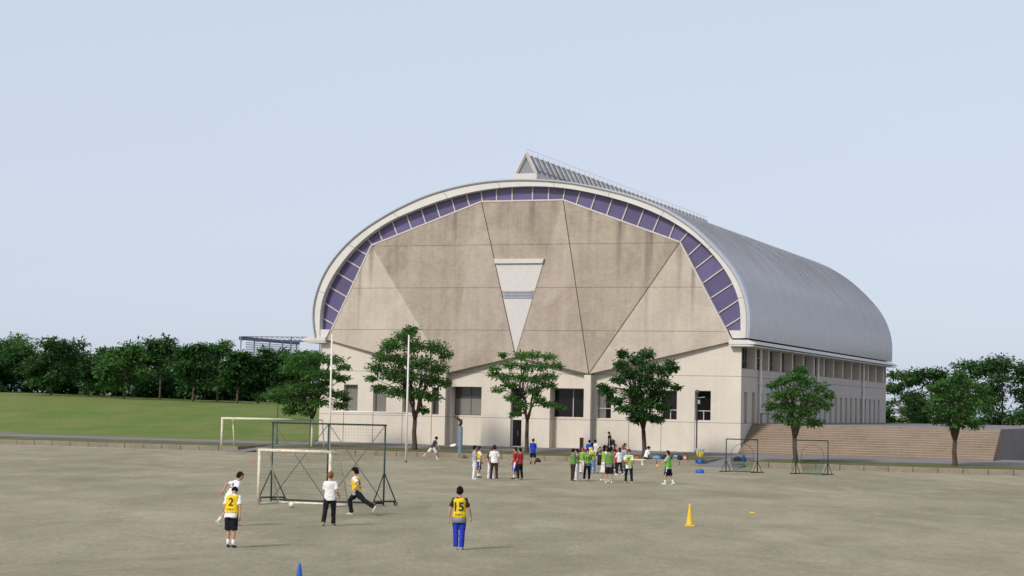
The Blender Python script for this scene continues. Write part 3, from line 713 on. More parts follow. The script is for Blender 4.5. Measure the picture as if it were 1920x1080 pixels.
net('net', [[rl_ + Vector((0, 0, .04)), rr_ + Vector((0, 0, .04)), b + hv + (rr_ - b) * .4, a + hv + (rl_ - a) * .4], [a + Vector((0, 0, .04)), rl_ + Vector((0, 0, .04)), a + hv + (rl_ - a) * .4, a + hv], [b + Vector((0, 0, .04)), rr_ + Vector((0, 0, .04)), b + hv + (rr_ - b) * .4, b + hv]], M['netgrey'], g)
# tall green wheeled net frame
p0, p1 = G(508, 941), G(719, 949); g = thing('ball_cage', 'tall dark green wheeled net frame with crossed wires behind the small white goal', 'ball cage', p0)
b = p1 - p0; a = Vector((0, 0, 0)); mid = b * .5; Hh = Vector((0, 0, 3.03)); wv = b.normalized(); bk = Vector((-wv.y, wv.x, 0))
for p in (a, b): cyl('post', [p + Vector((0, 0, .02)), p + Hh], .032, M['green'], g)
cyl('middle_post', [mid + Vector((0, 0, .08)), mid + Hh], .034, M['green'], g)
cyl('top_bar', [a + Hh - wv * .05, b + Hh + wv * .05], .032, M['green'], g); cyl('bottom_bar', [a + Vector((0, 0, .1)), b + Vector((0, 0, .1))], .036, M['green'], g)
for s0_, s1_ in ((a, mid), (mid, b)):
    for q0, q1 in ((s0_ + Hh, s1_ + Vector((0, 0, .1))), (s1_ + Hh, s0_ + Vector((0, 0, .1)))): cyl('bracing_wire', [q0, q1], .014, M['wire'], g, 5)
for p in (a, b):
    f1, f2 = p + bk * .85 + wv * .22, p - bk * .85 - wv * .28
    if p is a: f1, f2 = p + wv * .31 + bk * .6, p - wv * .36 - bk * .3
    else: f1, f2 = p + wv * .29 + bk * .5, p - wv * .30 - bk * .25
    up_ = Vector((0, 0, .17))
    cyl('foot_bar', [f1 + up_, f2 + up_], .035, M['green'], g, 8)
    for f in (f1, f2):
        cyl('stay', [p + Vector((0, 0, 1.25)), f + up_], .024, M['green'], g, 8)
        m = MB(); ax = wv.cross(Vector((0, 0, 1))); m.tube([f + Vector((0, 0, .08)) - ax * .03, f + Vector((0, 0, .08)) + ax * .03], .08, 14)
        wh = m.build('wheel', M['rust'], g); m = MB(); m.tube([f + Vector((0, 0, .08)) - ax * .036, f + Vector((0, 0, .08)) + ax * .036], .03, 8); m.build('hub', M['wire'], wh)
net('net', [[a + Vector((0, 0, .1)), b + Vector((0, 0, .1)), b + Hh, a + Hh]], M['netgrey'], g)
# far full size goal by the kerb
p1 = G(584, 847.6); p0 = G(415, 845); wv = (p0 - p1).normalized()
g = thing('football_goal', 'full size old white football goal by the kerb below the grass hill', 'goal', p1)
a = Vector((0, 0, 0)); b = p0 - p1; hv = Vector((0, 0, 2.46)); bk = N * 1.0; rt = -wv
for p in (a, b): cyl('post', [p, p + hv], .085, M['dirtywhite'], g)
cyl('crossbar', [a + hv + rt * .08, b + hv - rt * .08], .09, M['dirtywhite'], g)
for p in (a, b):
    q = p + bk * .35 + rt * .72
    cyl('top_strut', [p + hv, q + hv - rt * .1], .04, M['dirtywhite'], g, 8); cyl('rear_strut', [q + hv - rt * .1, q + rt * .1 + Vector((0, 0, .02))], .045, M['dirtywhite'], g, 8)
# rugby posts
A, B = G(616.5, 864), G(761, 867); g = thing('rugby_posts', 'thin white rugby posts with a crossbar in front of the hall', 'rugby posts', A); b = B - A
for p, h in ((Vector((0, 0, 0)), 8.35), (b, 8.4)):
    o_ = cyl('post', [p, p + Vector((0, 0, h * .5)), p + Vector((0, 0, h))], [.075, .065, .05], M['white'], g)
    cyl('foot_sleeve', [p, p + Vector((0, 0, .14))], .09, M['lampgrey'], o_)
cyl('crossbar', [Vector((0, 0, 3.25)), b + Vector((0, 0, 3.25))], .055, M['white'], g)
# toss net frames at the right
def toss(pl, pr, hh, label):
    a0, b0 = G(*pl), G(*pr); g = thing('practice_net', label, 'net frame', a0, 0, 'small green practice nets'); a = Vector((0, 0, 0)); b = b0 - a0; H_ = Vector((0, 0, hh)); wv = b.normalized(); bk = Vector((-wv.y, wv.x, 0))
    for p in (a, b):
        cyl('post', [p, p + H_], .035, M['green'], g, 8); cyl('foot_bar', [p - bk * .7 - wv * .2 + Vector((0, 0, .03)), p + bk * .7 + wv * .2 + Vector((0, 0, .03))], .03, M['green'], g, 8)
        for s_ in (-1, 1): cyl('stay', [p + Vector((0, 0, .75)), p + (bk * .5 + wv * .15) * s_ + Vector((0, 0, .03))], .02, M['green'], g, 6)
    cyl('top_bar', [a + H_, b + H_], .035, M['green'], g, 8); cyl('bottom_bar', [a + Vector((0, 0, .05)), b + Vector((0, 0, .05))], .025, M['green'], g, 8)
    c_ = (a + b) * .5 + Vector((0, 0, hh * .5)); w_ = b.length * .36
    hoop = [c_ + wv * math.cos(t) * w_ + Vector((0, 0, math.sin(t) * hh * .34 + .05)) + bk * .15 for t in np.linspace(0, math.pi, 14)]
    hoop = [hoop[0] - Vector((0, 0, .55))] + hoop + [hoop[-1] - Vector((0, 0, .55))]
    cyl('hoop', hoop, .014, M['green'], g, 5)
    rings = []
    for (hz_, ww, bd) in ((.92, w_, .18), (.7, w_ * .98, .45), (.4, w_ * .92, .65), (.12, w_ * .82, .6), (.04, w_ * .8, .1)):
        rings.append([(a + b) * .5 + wv * math.cos(t) * ww + bk * (.12 + math.sin(t) * bd) + Vector((0, 0, hz_)) for t in np.linspace(0, math.pi, 9)])
    net('net_bag', [[rings[i+1][j], rings[i+1][j+1], rings[i][j+1], rings[i][j]] for i in range(4) for j in range(8)], M['netgreen'], g)
    return g
toss((1361, 884.5), (1420, 886.5), 2.06, 'small green practice net frame left of the tree by the stairs')
toss((1492, 888.5), (1552, 890.5), 2.1, 'small green practice net frame under the dark tree by the stairs')
# disc golf basket
P = G(1312, 887); g = thing('disc_golf_basket', 'blue and yellow disc golf basket with hanging chains', 'disc golf basket', P)
m = MB(); m.loft([((0,0,0),(.27,0,0),(0,.27,0)),((0,0,.1),(.28,0,0),(0,.28,0)),((0,0,.22),(.22,0,0),(0,.22,0)),((0,0,.24),(.08,0,0),(0,.08,0))], 16); m.build('base', M['blue'], g)
cyl('pole', [(0,0,.2),(0,0,1.5)], .03, M['yellow'], g)
m = MB()
for z, r in ((.62, .22), (.66, .24), (.82, .26)): m.tube([(math.cos(t)*r, math.sin(t)*r, z) for t in np.linspace(0, 2*math.pi, 19)], .022, 6)
for t in np.linspace(0, 2*math.pi, 17)[:-1]: m.tube([(math.cos(t)*.22, math.sin(t)*.22, .6), (math.cos(t)*.3, math.sin(t)*.26, .84)], .022, 5)
m.loft([((0,0,.58),(.2,0,0),(0,.2,0)),((0,0,.62),(.24,0,0),(0,.24,0))], 16); m.build('basket', M['blue'], g)
for t in np.linspace(0, 2*math.pi, 11)[:-1]: cyl('chain', [(math.cos(t)*.24, math.sin(t)*.24, 1.4), (math.cos(t)*.18, math.sin(t)*.18, 1.1), (math.cos(t)*.06, math.sin(t)*.06, .88)], .02, M['netyellow'], g, 5)
m = MB(); m.tube([(math.cos(t)*.25, math.sin(t)*.25, 1.44) for t in np.linspace(0, 2*math.pi, 19)], .035, 7)
for t in np.linspace(0, 2*math.pi, 9)[:-1]: m.tube([(0,0,1.5),(math.cos(t)*.25, math.sin(t)*.25, 1.46)], .02, 5)
m.build('chain_ring', plain('pale_blue_band', (.25, .45, .7), .5), g)
# traffic cones
def cone(P, h, c, label):
    g = thing('traffic_cone', label, 'cone', P); m = MB()
    m.rings([[(s * (.17 if h > .6 else .15) * (1 if k < 2 else .9), t * (.17 if h > .6 else .15) * (1 if k < 2 else .9), z) for s, t in ((-1,-.8),(-.8,-1),(.8,-1),(1,-.8),(1,.8),(.8,1),(-.8,1),(-1,.8))] for k, z in enumerate((0, .025, .035))]); m.build('base', c, g)
    m = MB(); m.loft([((0,0,z),(r,0,0),(0,r,0)) for z, r in ((.03,.125),(.07,.115),(h*.5,.075),(h*.92,.034),(h,.028))], 20); m.build('body', c, g, True); return g
cone(G(1293, 986), .73, M['yellow'], 'yellow plastic traffic cone standing alone on the field')
cone(G(560, 1126), .72, M['blue'], 'blue plastic traffic cone at the front edge of the field')
for px, py in ((474, 867), (578, 862)):
    g = MB(); g.loft([((0,0,z),(r,0,0),(0,r,0)) for z, r in ((0,.15),(.03,.13),(.07,.06),(.075,.05))], 14); o = g.build('marker_disc', plain('orange_rubber', (.5, .1, .03), .6), None, True); o.location = G(px, py)
    tag(o, 'low orange marker disc on the dirt ' + ('left of the small goal' if px < 500 else 'seen through the small goal'), 'marker')
g = MB(); g.loft([((0,0,z),(r,0,0),(0,r,0)) for z, r in ((0,.3),(.02,.29),(.035,.2),(.04,.02))], 18); o = g.build('ground_base', plain('tan_rubber', (.36, .15, .07), .8), None, True); o.location = G(1101, 903)
tag(o, 'flat tan rubber base on the dirt by the green bib students', 'base')
g = MB(); g.loft([((0,0,z),(r,0,0),(0,r,0)) for z, r in ((0,.13),(.03,.12),(.04,.05))], 14); o = g.build('marker_disc', M['yellow'], None, True); o.location = G(1411, 962); tag(o, 'small yellow marker disc lying right of the yellow cone', 'marker')
# ball and flying disc
def ballmat():
    k = NT('ball_leather', .5, .4); v = k.n('TexVoronoi'); v.feature = 'DISTANCE_TO_EDGE'; k.put(v.inputs['Vector'], k.obj()); v.inputs['Scale'].default_value = 9
    k.col(k.mix(k.rng(v.outputs['Distance'], .0, .06), (.22, .2, .17), (.72, .68, .58))); return k.m
m = MB(); m.ball((0, 0, 0), .112, 0, 24, 16); o = m.build('football', ballmat(), None, True); o.location = G(547, 952) + Vector((0, 0, .112)); tag(o, 'off white football rolling in front of the small goal', 'ball')
def disc(p, mt, label, tilt=(.15, -.2, 0), r=.135):
    m = MB(); m.loft([((0,0,z),(q,0,0),(0,q,0)) for z, q in ((-.014,r*.9),(-.012,r),(.008,r),(.016,r*.82),(.02,r*.3))], 22); o = m.build('flying_disc', mt, None, True); o.location = p; o.rotation_euler = tilt; return tag(o, label, 'disc')
disc(at(849.5, 834.5, 139), M['white'], 'white flying disc in mid air just thrown by the student in white shorts', (.35, -.25, 0), .24)
# lamp posts
def lamp(px, base_py, top_py, dist, label, head):
    B = at(px, base_py, dist); T = at(px, top_py, dist); h = T.z - B.z; g = thing('lamp_post', label, 'lamp post', B, 0)
    m = MB(); m.tube([(0,0,-.1),(0,0,.5),(0,0,.52),(0,0,h)], [.1,.1,.06,.045], 10); m.build('pole', M['lampgrey'], g)
    m = MB(); m.loft([((0,0,h+z),(r,0,0),(0,r,0)) for z, r in ((-.02,.05),(.02,.13),(.2,.14),(.26,.1),(.29,.03))], 14); m.build('lamp_head', M['blind'] if head else M['lampgrey'], g, True)
    if not head:
        m = MB(); m.box((.02, -.12, h - .75), (.2, .12, h - .45)); m.tube([(0,0,h-.3),(.55,0,h-.25)], .02, 6); m.build('loudspeaker', M['white'], g)
lamp(518.5, 833, 736, 154, 'thin dark lamp post on the path below the grass hill', True)
lamp(1305.5, 857, 738, 141, 'thin grey lamp post with a white box against the right of the hall front', False)
# sculpture
B = at(862.5, 850, 142); g = thing('sculpture', 'bronze bird with one raised wing on a tall blue grey column', 'sculpture', B)
m = MB(); m.loft([((0,0,z),(r,0,0),(0,r,0)) for z, r in ((-.1,.2),(.06,.2),(.08,.17),(1.92,.165),(1.96,.1))], 20)
cm = plain('blue_grey_column', (.115, .16, .215), .55, .4, var=.15); m.build('column', cm, g, True)
bz = plain('bronze', (.045, .04, .04), .4, .5, .6)
m = MB(); m.loft([((0,0,1.95),(.07,0,0),(0,.07,0)),((0,0,2.02),(.06,0,0),(0,.06,0)),((.02,0,2.12),(.1,0,0),(0,.09,0)),((.03,0,2.26),(.12,0,0),(0,.1,0)),((.03,0,2.38),(.09,0,0),(0,.08,0)),((.05,0,2.46),(.06,0,0),(0,.055,0)),((.09,0,2.51),(.045,0,0),(0,.04,0)),((.16,0,2.5),(.012,0,0),(0,.012,0))], 10); b_ = m.build('bird_body', bz, g, True)
m = MB(); m.tube([(.04,0,2.36),(-.12,.0,2.48),(-.3,0,2.6),(-.5,0,2.72)], [.075,.08,.06,.02], 8)
for i in range(5): m.tube([(-.05-.09*i,0,2.42+.055*i),(-.12-.09*i,.02,2.30+.065*i)], [.04,.01], 5)
m.build('wing', bz, b_, True)
m = MB(); m.tube([(-.05,0,2.1),(-.2,0,2.02),(-.24,0,1.99)], [.06,.045,.02], 7); m.build('tail', bz, b_, True)
# maroon marker pillar
B = at(1090, 851, 143.5); m = MB(); m.rbox((-.14, -.14, -.1), (.14, .14, 1.2), .015); o = m.build('marker_pillar', plain('maroon_paint', (.045, .016, .016), .5, .4), None); o.location = B; tag(o, 'dark maroon square pillar on the path behind the crowd', 'pillar')
# white bench
B = G(1197, 872.5); g = thing('bench', 'low white bench beside the seated student at the kerb', 'bench', B, -YAW)
m = MB(); m.rbox((-.75, -.18, .36), (.45, .18, .42), .015); m.build('seat', M['white'], g)
for u in (-.6, .3):
    for y in (-.12, .12):
        m = MB(); m.box((u - .035, y - .03, 0), (u + .035, y + .03, .36)); m.build('leg', M['white'], g)
# bags along the kerb top
def soft(P, sx, sy, sz, mt, nm, label, seed, strap=True, group='bags and kit left along the kerb', rz=0.0, top=None):
    r = random.Random(seed); g = thing(nm, label, nm.split('_')[-1], P, -YAW + rz, group); m = MB(); rs = []
    for k in range(9):
        t = k / 8; w_ = (.88 + .12 * math.sin(t * 3)) * (1 - .2 * t) * (1 - .75 * t ** 7)
        rs.append([Vector((math.copysign(abs(math.cos(a)) ** .6, math.cos(a)) * sx * w_, math.copysign(abs(math.sin(a)) ** .6, math.sin(a)) * sy * w_, t * sz)) * (1 + .12 * noise.noise(Vector((math.cos(a) * 1.7 + seed, math.sin(a) * 1.7, t * 3)))) for a in np.linspace(0, 2 * math.pi, 17)[:-1]])
    m.rings(rs); m.build('bag_body', mt, g, True)
    if strap:
        m = MB(); m.tube([(-sx*.6, 0, sz*.8), (-sx*.3, -sy*.3, sz*1.15), (sx*.3, -sy*.3, sz*1.15), (sx*.6, 0, sz*.8)], .018, 6); m.build('strap', M['black'], g)
    if top is not None:
        m = MB(); m.box((-sx*.5, -sy*1.02, sz*.3), (sx*.5, -sy*.9, sz*.62)); m.build('pocket', top, g)
    return g
cb = plain('black_nylon', (.014, .014, .018), .7, .3, var=.3); cw = plain('white_blue_nylon', (.28, .33, .38), .7, .3, var=.35, sc_=9); co_ = plain('orange_nylon', (.35, .12, .05), .7, .2)
cblue = plain('light_blue_cloth', (.13, .25, .36), .8, .2, var=.45, sc_=10); cred = plain('red_white_cloth', (.4, .12, .08), .8, .2, var=.4)
def kerb_at(px, d=KD - .05): 
    lo, hi = -40., 45.
    for _ in range(50):
        md = (lo + hi) / 2; p = loc2w(md, d, pz(d)); v = p - CAM
        x = 960 + FPX * v.dot(c_r) / v.dot(c_f)
        if x < px: lo = md
        else: hi = md
    return loc2w((lo + hi) / 2, d, pz(max(d, KD)) + .02)
soft(kerb_at(1231), .33, .2, .26, cblue, 'sports_bag', 'light blue soft sports bag on the kerb right of the seated student', 3, False)
soft(kerb_at(1250), .4, .22, .27, cb, 'duffel_bag', 'long black duffel bag on the kerb behind the lone green bib player', 5)
soft(kerb_at(1267, KD + .3), .16, .14, .33, cw, 'backpack', 'white and blue backpack on the kerb between two black bags', 7, True, top=M['blue'])
soft(kerb_at(1274.5), .2, .18, .27, cb, 'duffel_bag', 'small black bag on the kerb left of the red and white bag', 9)
soft(kerb_at(1285), .15, .13, .36, cred, 'tote_bag', 'red and white bag at the end of the kerb near the disc golf basket', 11, True, top=M['white'])
soft(G(1007.5, 866.5), .26, .2, .24, cb, 'duffel_bag', 'small black bag on the dirt behind the student in the blue shirt', 13)
soft(kerb_at(1383, KD + .3), .36, .2, .3, cb, 'duffel_bag', 'black bag on the kerb behind the small practice net', 15)
soft(kerb_at(1394, KD + .3), .2, .18, .4, plain('dark_blue_nylon', (.03, .07, .2), .7), 'backpack', 'dark blue backpack next to the black bag behind the practice net', 17)
soft(Vector(B) + Vector((-.12, .04, .42)), .17, .12, .2, co_, 'shoulder_bag', 'orange brown bag lying on the white bench', 19)
# blue roofed batting net structure beyond the hill
g = thing('net_enclosure', 'tall ball net enclosure with blue and grey beams beyond the trees', 'net enclosure', at(452, 740, 250))
base = Vector(g.location)
def atl(x, y, d): return at(x, y, d) - base
bl_ = plain('blue_beam_paint', (.035, .035, .16), .5, .4); gy = plain('galvanised', (.2, .2, .24), .5, .5, .4)
def beam(pa, pb, w_, h_, nm, mt):
    a, b = Vector(pa), Vector(pb); t = (b - a).normalized(); s_ = t.cross(Vector((0,0,1))).normalized() * w_; u_ = Vector((0,0,h_)); m = MB()
    v = [a-s_-u_, a+s_-u_, a+s_+u_, a-s_+u_, b-s_-u_, b+s_-u_, b+s_+u_, b-s_+u_]; m.add(v, [(0,1,2,3),(7,6,5,4),(0,4,5,1),(1,5,6,2),(2,6,7,3),(3,7,4,0)]); return m.build(nm, mt, g)
beam(atl(451.5, 634, 250), atl(559, 643.5, 275), .25, .22, 'blue_beam', bl_)
# lattice girder from corner to the right, farther
ga, gb = atl(452, 631, 250), atl(640, 633, 262)
m = MB()
for dz in (0, -.45): m.tube([ga + Vector((0,0,dz)), gb + Vector((0,0,dz))], .05, 5)
for i in range(40):
    p = ga.lerp(gb, i/40); q = ga.lerp(gb, (i+1)/40); m.tube([p + Vector((0,0,-.45 if i % 2 else 0)), q + Vector((0,0,0 if i % 2 else -.45))], .03, 4)
m.build('lattice_girder', gy, g)
beam(atl(480, 640, 262), atl(640, 640.5, 275), .06, .06, 'cross_beam', gy)
for px, d, ty in ((452, 250, 631), (477, 256, 636), (506, 263, 639), (530, 269, 641), (556, 275, 643), (546, 256, 632), (600, 260, 633)):
    q = atl(px, ty, d); cyl('mast', [Vector((q.x, q.y, -1.5)), q], .09, gy, g, 6)
a, b = atl(461, 641, 252), atl(561, 648, 275); dn = Vector((0, 0, -5.2))
net('net', [[a + dn, b + dn, b, a]], M['nettall'], g)

def chalk():
    k = NT('worn_chalk', .95, .1); k.col((.5, .46, .38)); f = k.rng(k.noise(k.scale(k.pos(), (1, .4, 1)), 2.5, 5, .75), .46, .62)
    t = k.n('BsdfTransparent'); s = k.n('MixShader'); k.put(s.inputs[0], f); k.t.links.new(t.outputs[0], s.inputs[1]); k.t.links.new(k.b.outputs[0], s.inputs[2]); k.t.links.new(s.outputs[0], k.t.nodes['Material Output'].inputs[0]); return k.m
M['chalk'] = chalk()
for (x0, y0), (x1, y1) in (((965, 972.5), (1190, 979)), ((700, 958), (1010, 966)), ((1000, 992), (1300, 1001)), ((420, 868), (760, 878)), ((1010, 872), (1500, 893)), ((60, 930), (470, 948))):
    a, b = G(x0, y0, .005), G(x1, y1, .005); n_ = Vector((-(b - a).y, (b - a).x, 0)).normalized() * .06; m = MB(); m.poly([a - n_, b - n_, b + n_, a + n_])
    tag(m.build('chalk_line', M['chalk']), 'faint worn chalk line on the dirt field', 'marking', kind='structure')
# ------------------------------------------------------------------ people
def clothmat(c, key='cloth', var=.1):
    nm = key + '_%02x%02x%02x' % tuple(int(min(max(x, 0), 1) * 255) for x in c[:3])
    if nm in M: return M[nm]
    k = NT('cloth', .9, .12); o = k.obj()
    f = k.rng(k.noise(k.scale(o, (1, 1, .6)), 9, 4, .6, .6), .3, .7, 1 - var, 1 + var)
    q = k.n('VectorMath'); q.operation = 'SCALE'; q.inputs[0].default_value = c[:3]; k.put(q.inputs['Scale'], f); k.col(q.outputs[0])
    k.bump(k.noise(k.scale(o, (1, 1, .55)), 11, 3, .5, .8), .5, .02); M[nm] = k.m; return k.m
def stripemat(c1, c2, key):
    if key in M: return M[key]
    k = NT('striped_cloth', .9, .12); o = k.obj(); x, y, z = k.sep(o)
    s_ = k.math('GREATER_THAN', k.math('FRACT', k.math('MULTIPLY', z, 11)), .5); t_ = k.math('GREATER_THAN', k.math('FRACT', k.math('MULTIPLY', x, 14)), .45)
    k.col(k.mix(k.math('MULTIPLY', s_, t_), c1, c2)); M[key] = k.m; return k.m
def dyemat(c1, c2, key):
    if key in M: return M[key]
    k = NT('dyed_cloth', .9, .12); k.col(k.mix(k.rng(k.noise(k.obj(), 7, 3, .6, 1.5), .4, .6), c1, c2)); M[key] = k.m; return k.m
M['skin'] = plain('skin', (.47, .265, .175), .6, .3, var=.06)
M['hairblack'] = plain('black_hair', (.009, .007, .007), .85, .12, var=.4, sc_=30)
M['hairbrown'] = plain('brown_hair', (.035, .017, .011), .85, .12, var=.4, sc_=30)
M['hairginger'] = plain('ginger_hair', (.26, .095, .04), .85, .1, var=.4, sc_=30)
M['eye'] = plain('dark_eye', (.012, .01, .01), .3, .5); M['lip'] = plain('lip', (.3, .11, .09), .5, .3)
WHITE, BLACK, GREY, DGREY = (.74, .73, .71), (.014, .014, .018), (.34, .34, .36), (.09, .09, .1)
YEL, GRN, BLU, RED, BRN = (.74, .52, .015), (.115, .255, .05), (.022, .045, .42), (.48, .035, .045), (.055, .026, .02)
DG = None
def remeshed(mb, voxel, name, mats, parent, smooth_it=2, fold=0):
    me = bpy.data.meshes.new('tmp'); me.from_pydata(mb.v, [], mb.f); o = bpy.data.objects.new('tmp', me); C.objects.link(o)
    r = o.modifiers.new('r', 'REMESH'); r.mode = 'VOXEL'; r.voxel_size = voxel; r.use_smooth_shade = True
    s = o.modifiers.new('s', 'SMOOTH'); s.iterations = smooth_it; s.factor = .5
    dg = bpy.context.evaluated_depsgraph_get(); m2 = bpy.data.meshes.new_from_object(o.evaluated_get(dg)); m2.name = name
    bpy.data.objects.remove(o); bpy.data.meshes.remove(me)
    m2.materials.clear()
    for x in (mats if isinstance(mats, (list, tuple)) else [mats]): m2.materials.append(x)
    if fold:     # soft creases in the cloth
        n_ = len(m2.vertices); q = np.empty(n_ * 3); m2.vertices.foreach_get('co', q); q = q.reshape(-1, 3); nr = np.empty(n_ * 3); m2.vertices.foreach_get('normal', nr); nr = nr.reshape(-1, 3)
        x, y, z = q.T; ph = rng.random(8) * 6
        a_ = np.sin(28 * x + 13 * z + 2 * np.sin(17 * z + ph[0]) + ph[1]) * np.sin(21 * z - 9 * y + 1.5 * np.sin(19 * y + ph[2]) + ph[3]) + .6 * np.sin(52 * z + 31 * x + 2 * np.sin(26 * x + ph[4]) + ph[5]) * np.sin(37 * y + 20 * z + ph[6])
        m2.vertices.foreach_set('co', (q + nr * (a_ * fold * .55)[:, None]).ravel()); m2.update()
    m2.polygons.foreach_set('use_smooth', [True] * len(m2.polygons))
    p = bpy.data.objects.new(name, m2); C.objects.link(p)
    if parent: p.parent = parent
    return p
def Rx(a): return Matrix.Rotation(R_(a), 3, 'X')
def Ry(a): return Matrix.Rotation(R_(a), 3, 'Y')
def Rz(a): return Matrix.Rotation(R_(a), 3, 'Z')
class Person:
    def __init__(s, P, face, H, label, lean=0, slean=0, twist=0, head=(0, 0), arms=((5, 8, 12), (5, 8, 12)), legs=((2, 3, 3), (-2, 3, 3)), seat=None, vox=.02, fat=1.0, group=None):
        # face: 0 = looking away from the camera, 90 = to the right, 180 = towards it; arm: swing, spread, elbow bend[, inward turn]; leg: swing, spread, knee bend
        k = s.k = H / 1.70; s.vox = vox; s.fat = fat
        s.root = thing('person', label, 'person', P, -R_(face), group)
        T = s.T = Rz(-twist) @ Rx(-lean) @ Ry(slean)
        lg = []
        for sd, (sw, ab, kn) in zip((-1, 1), legs):
            td = Rx(sw) @ (Ry(-ab * sd) @ Vector((0, 0, -1))); sh = Rx(sw - kn) @ (Ry(-ab * sd * .6) @ Vector((0, 0, -1))); lg.append((td, sh, sw - kn))
        drop = max(-(td.z * .425 + sh.z * .405) for td, sh, _ in lg) + .085
        pz_ = (drop if seat is None else seat / k + .09 - .0)
        s.pel = Vector((0, 0, pz_ + .03)); s.hip = [s.pel + Vector((sd * .088, 0, -.03)) for sd in (-1, 1)]
        s.knee = [h + td * .425 for h, (td, sh, a) in zip(s.hip, lg)]; s.ank = [q + sh * .405 for q, (td, sh, a) in zip(s.knee, lg)]; s.fang = [a for *_, a in lg]
        s.at = lambda x, y, z: s.pel + T @ Vector((x, y, z))
        s.sho = [s.at(sd * .165 * fat, -.005, .432) for sd in (-1, 1)]
        s.elb = []; s.wri = []; s.hd = []; s.inw = []
        for sd, ar, S in zip((-1, 1), arms, s.sho):
            sw, ab, bd = ar[:3]; inn = ar[3] if len(ar) > 3 else 0
            ud = T @ (Rx(sw) @ (Ry(-ab * sd) @ Vector((0, 0, -1)))); fd = T @ (Rz(inn * sd) @ (Rx(sw + bd) @ (Ry(-ab * sd * .4) @ Vector((0, 0, -1)))))
            e = S + ud * .285; wr = e + fd * .25; s.elb.append(e); s.wri.append(wr); s.hd.append(fd.normalized()); s.inw.append(T @ Vector((-sd, .15, 0)))
        s.HR = T @ Rz(-head[1]) @ Rx(-head[0]); s.nb = s.at(0, -.005, .50); s.hc = s.nb + T @ Vector((0, .01, .05)) + s.HR @ Vector((0, .012, .105))
        s.body()
    def S(s, mb):       # scale to the person's height
        mb.v = [(a * s.k, b * s.k, c * s.k) for a, b, c in mb.v]; return mb
    def trunk(s, m, e, z0=-.06, z1=.5, rows=None, n=16, fe=0.0):
        R = [(-.08, .155, .105, .0), (0, .158, .108, -.005), (.10, .145, .10, .0), (.2, .142, .098, .005), (.3, .158, .108, .008), (.38, .168, .108, .004), (.425, .165, .095, -.002), (.458, .122, .078, -.006), (.484, .08, .062, -.006), (.51, .056, .056, -.002)]
        zs = sorted(set([z0] + [r[0] for r in R if z0 < r[0] < z1] + [z1])); secs = []
        for z in zs:
            a, b, y = [float(np.interp(z, [r[0] for r in R], [r[i] for r in R])) for i in (1, 2, 3)]
            fl = fe * max(0, (z0 + .18 - z) / .18)
            ee = e * (1 if z < .44 else .6)
            secs.append((s.at(0, y, z), s.T @ Vector((a * s.fat + ee + fl, 0, 0)), s.T @ Vector((0, b + ee * 1.1 + fl, 0))))
        m.loft(secs, n)
    def body(s):
        m = MB(); s.trunk(m, 0)
        for i in (0, 1):
            m.tube([s.at((-1, 1)[i] * .1, 0, .425), s.sho[i], s.sho[i].lerp(s.elb[i], .5), s.elb[i], s.elb[i].lerp(s.wri[i], .3), s.wri[i]], [.05, .052, .044, .037, .037, .024], 10)
            m.tube([s.hip[i] + Vector((0, 0, .04)), s.hip[i].lerp(s.knee[i], .3), s.hip[i].lerp(s.knee[i], .75), s.knee[i], s.knee[i].lerp(s.ank[i], .3), s.knee[i].lerp(s.ank[i], .7), s.ank[i]], [.082, .085, .062, .053, .055, .038, .033], 10)
            h, d = s.wri[i], s.hd[i]; side_ = s.inw[i] - d * s.inw[i].dot(d); side_.normalize(); wd = d.cross(side_)
            m.loft([(h - d * .02, wd * .024, side_ * .02), (h + d * .03, wd * .036, side_ * .016), (h + d * .085, wd * .04, side_ * .014), (h + d * .095, wd * .034, side_ * .01)], 10)
        m.tube([s.at(0, -.012, .45), s.nb + (s.hc - s.nb) * .25, s.nb.lerp(s.hc, .7)], [.058, .052, .05], 12)
        X, Y, Z = s.HR @ Vector((1, 0, 0)), s.HR @ Vector((0, 1, 0)), s.HR @ Vector((0, 0, 1)); s.hx = (X, Y, Z)
        hp = lambda x, y, z: s.hc + X * x + Y * y + Z * z
        m.loft([(hp(0, yo, z), X * rx, Y * ry) for z, rx, ry, yo in ((-.118, .024, .03, .04), (-.1, .044, .052, .026), (-.06, .06, .078, .008), (-.01, .071, .093, .0), (.04, .075, .098, -.004), (.08, .064, .085, -.006), (.106, .036, .05, -.008), (.114, .012, .016, -.008))], 16)
        m.tube([hp(0, .088, .015), hp(0, .104, -.02), hp(0, .1, -.036)], [.009, .014, .012], 7)
        for sd in (-1, 1): m.ball(hp(sd * .075, -.01, -.012), (.012, .02, .03), 0, 8, 6)
        b = remeshed(s.S(m), (s.vox * .75), 'body', [M['skin'], M['eye'], M['lip']], s.root)
        x = MB()
        for sd in (-1, 1):
            x.ball(hp(sd * .029, .086, .008), .0105, 1, 8, 6); x.tube([hp(sd * .016, .094, .03), hp(sd * .045, .083, .033)], .005, 5, 1)
        x.tube([hp(-.022, .082, -.063), hp(0, .09, -.062), hp(.022, .082, -.063)], [.004, .007, .004], 6, 2)
        for i in (0, 1):     # fingers and thumb
            h, d = s.wri[i], s.hd[i]; q = s.inw[i] - d * s.inw[i].dot(d); q.normalize(); wd = d.cross(q) * (1 if i == 0 else -1)
            for j, L in enumerate((.07, .078, .073, .058)):
                o = h + d * .085 + wd * (.028 - .0185 * j); c1 = d * math.cos(.35) + q * math.sin(.35); c2 = d * math.cos(.8 + .05 * j) + q * math.sin(.8 + .05 * j)
                x.tube([o, o + c1 * L * .5, o + c1 * L * .5 + c2 * L * .5], [.0095, .0085, .006], 6, 0)
            o = h + d * .03 + wd * .03; t1 = (d * .7 + wd * .7).normalized(); t2 = (d * .9 + wd * .2 + q * .35).normalized()
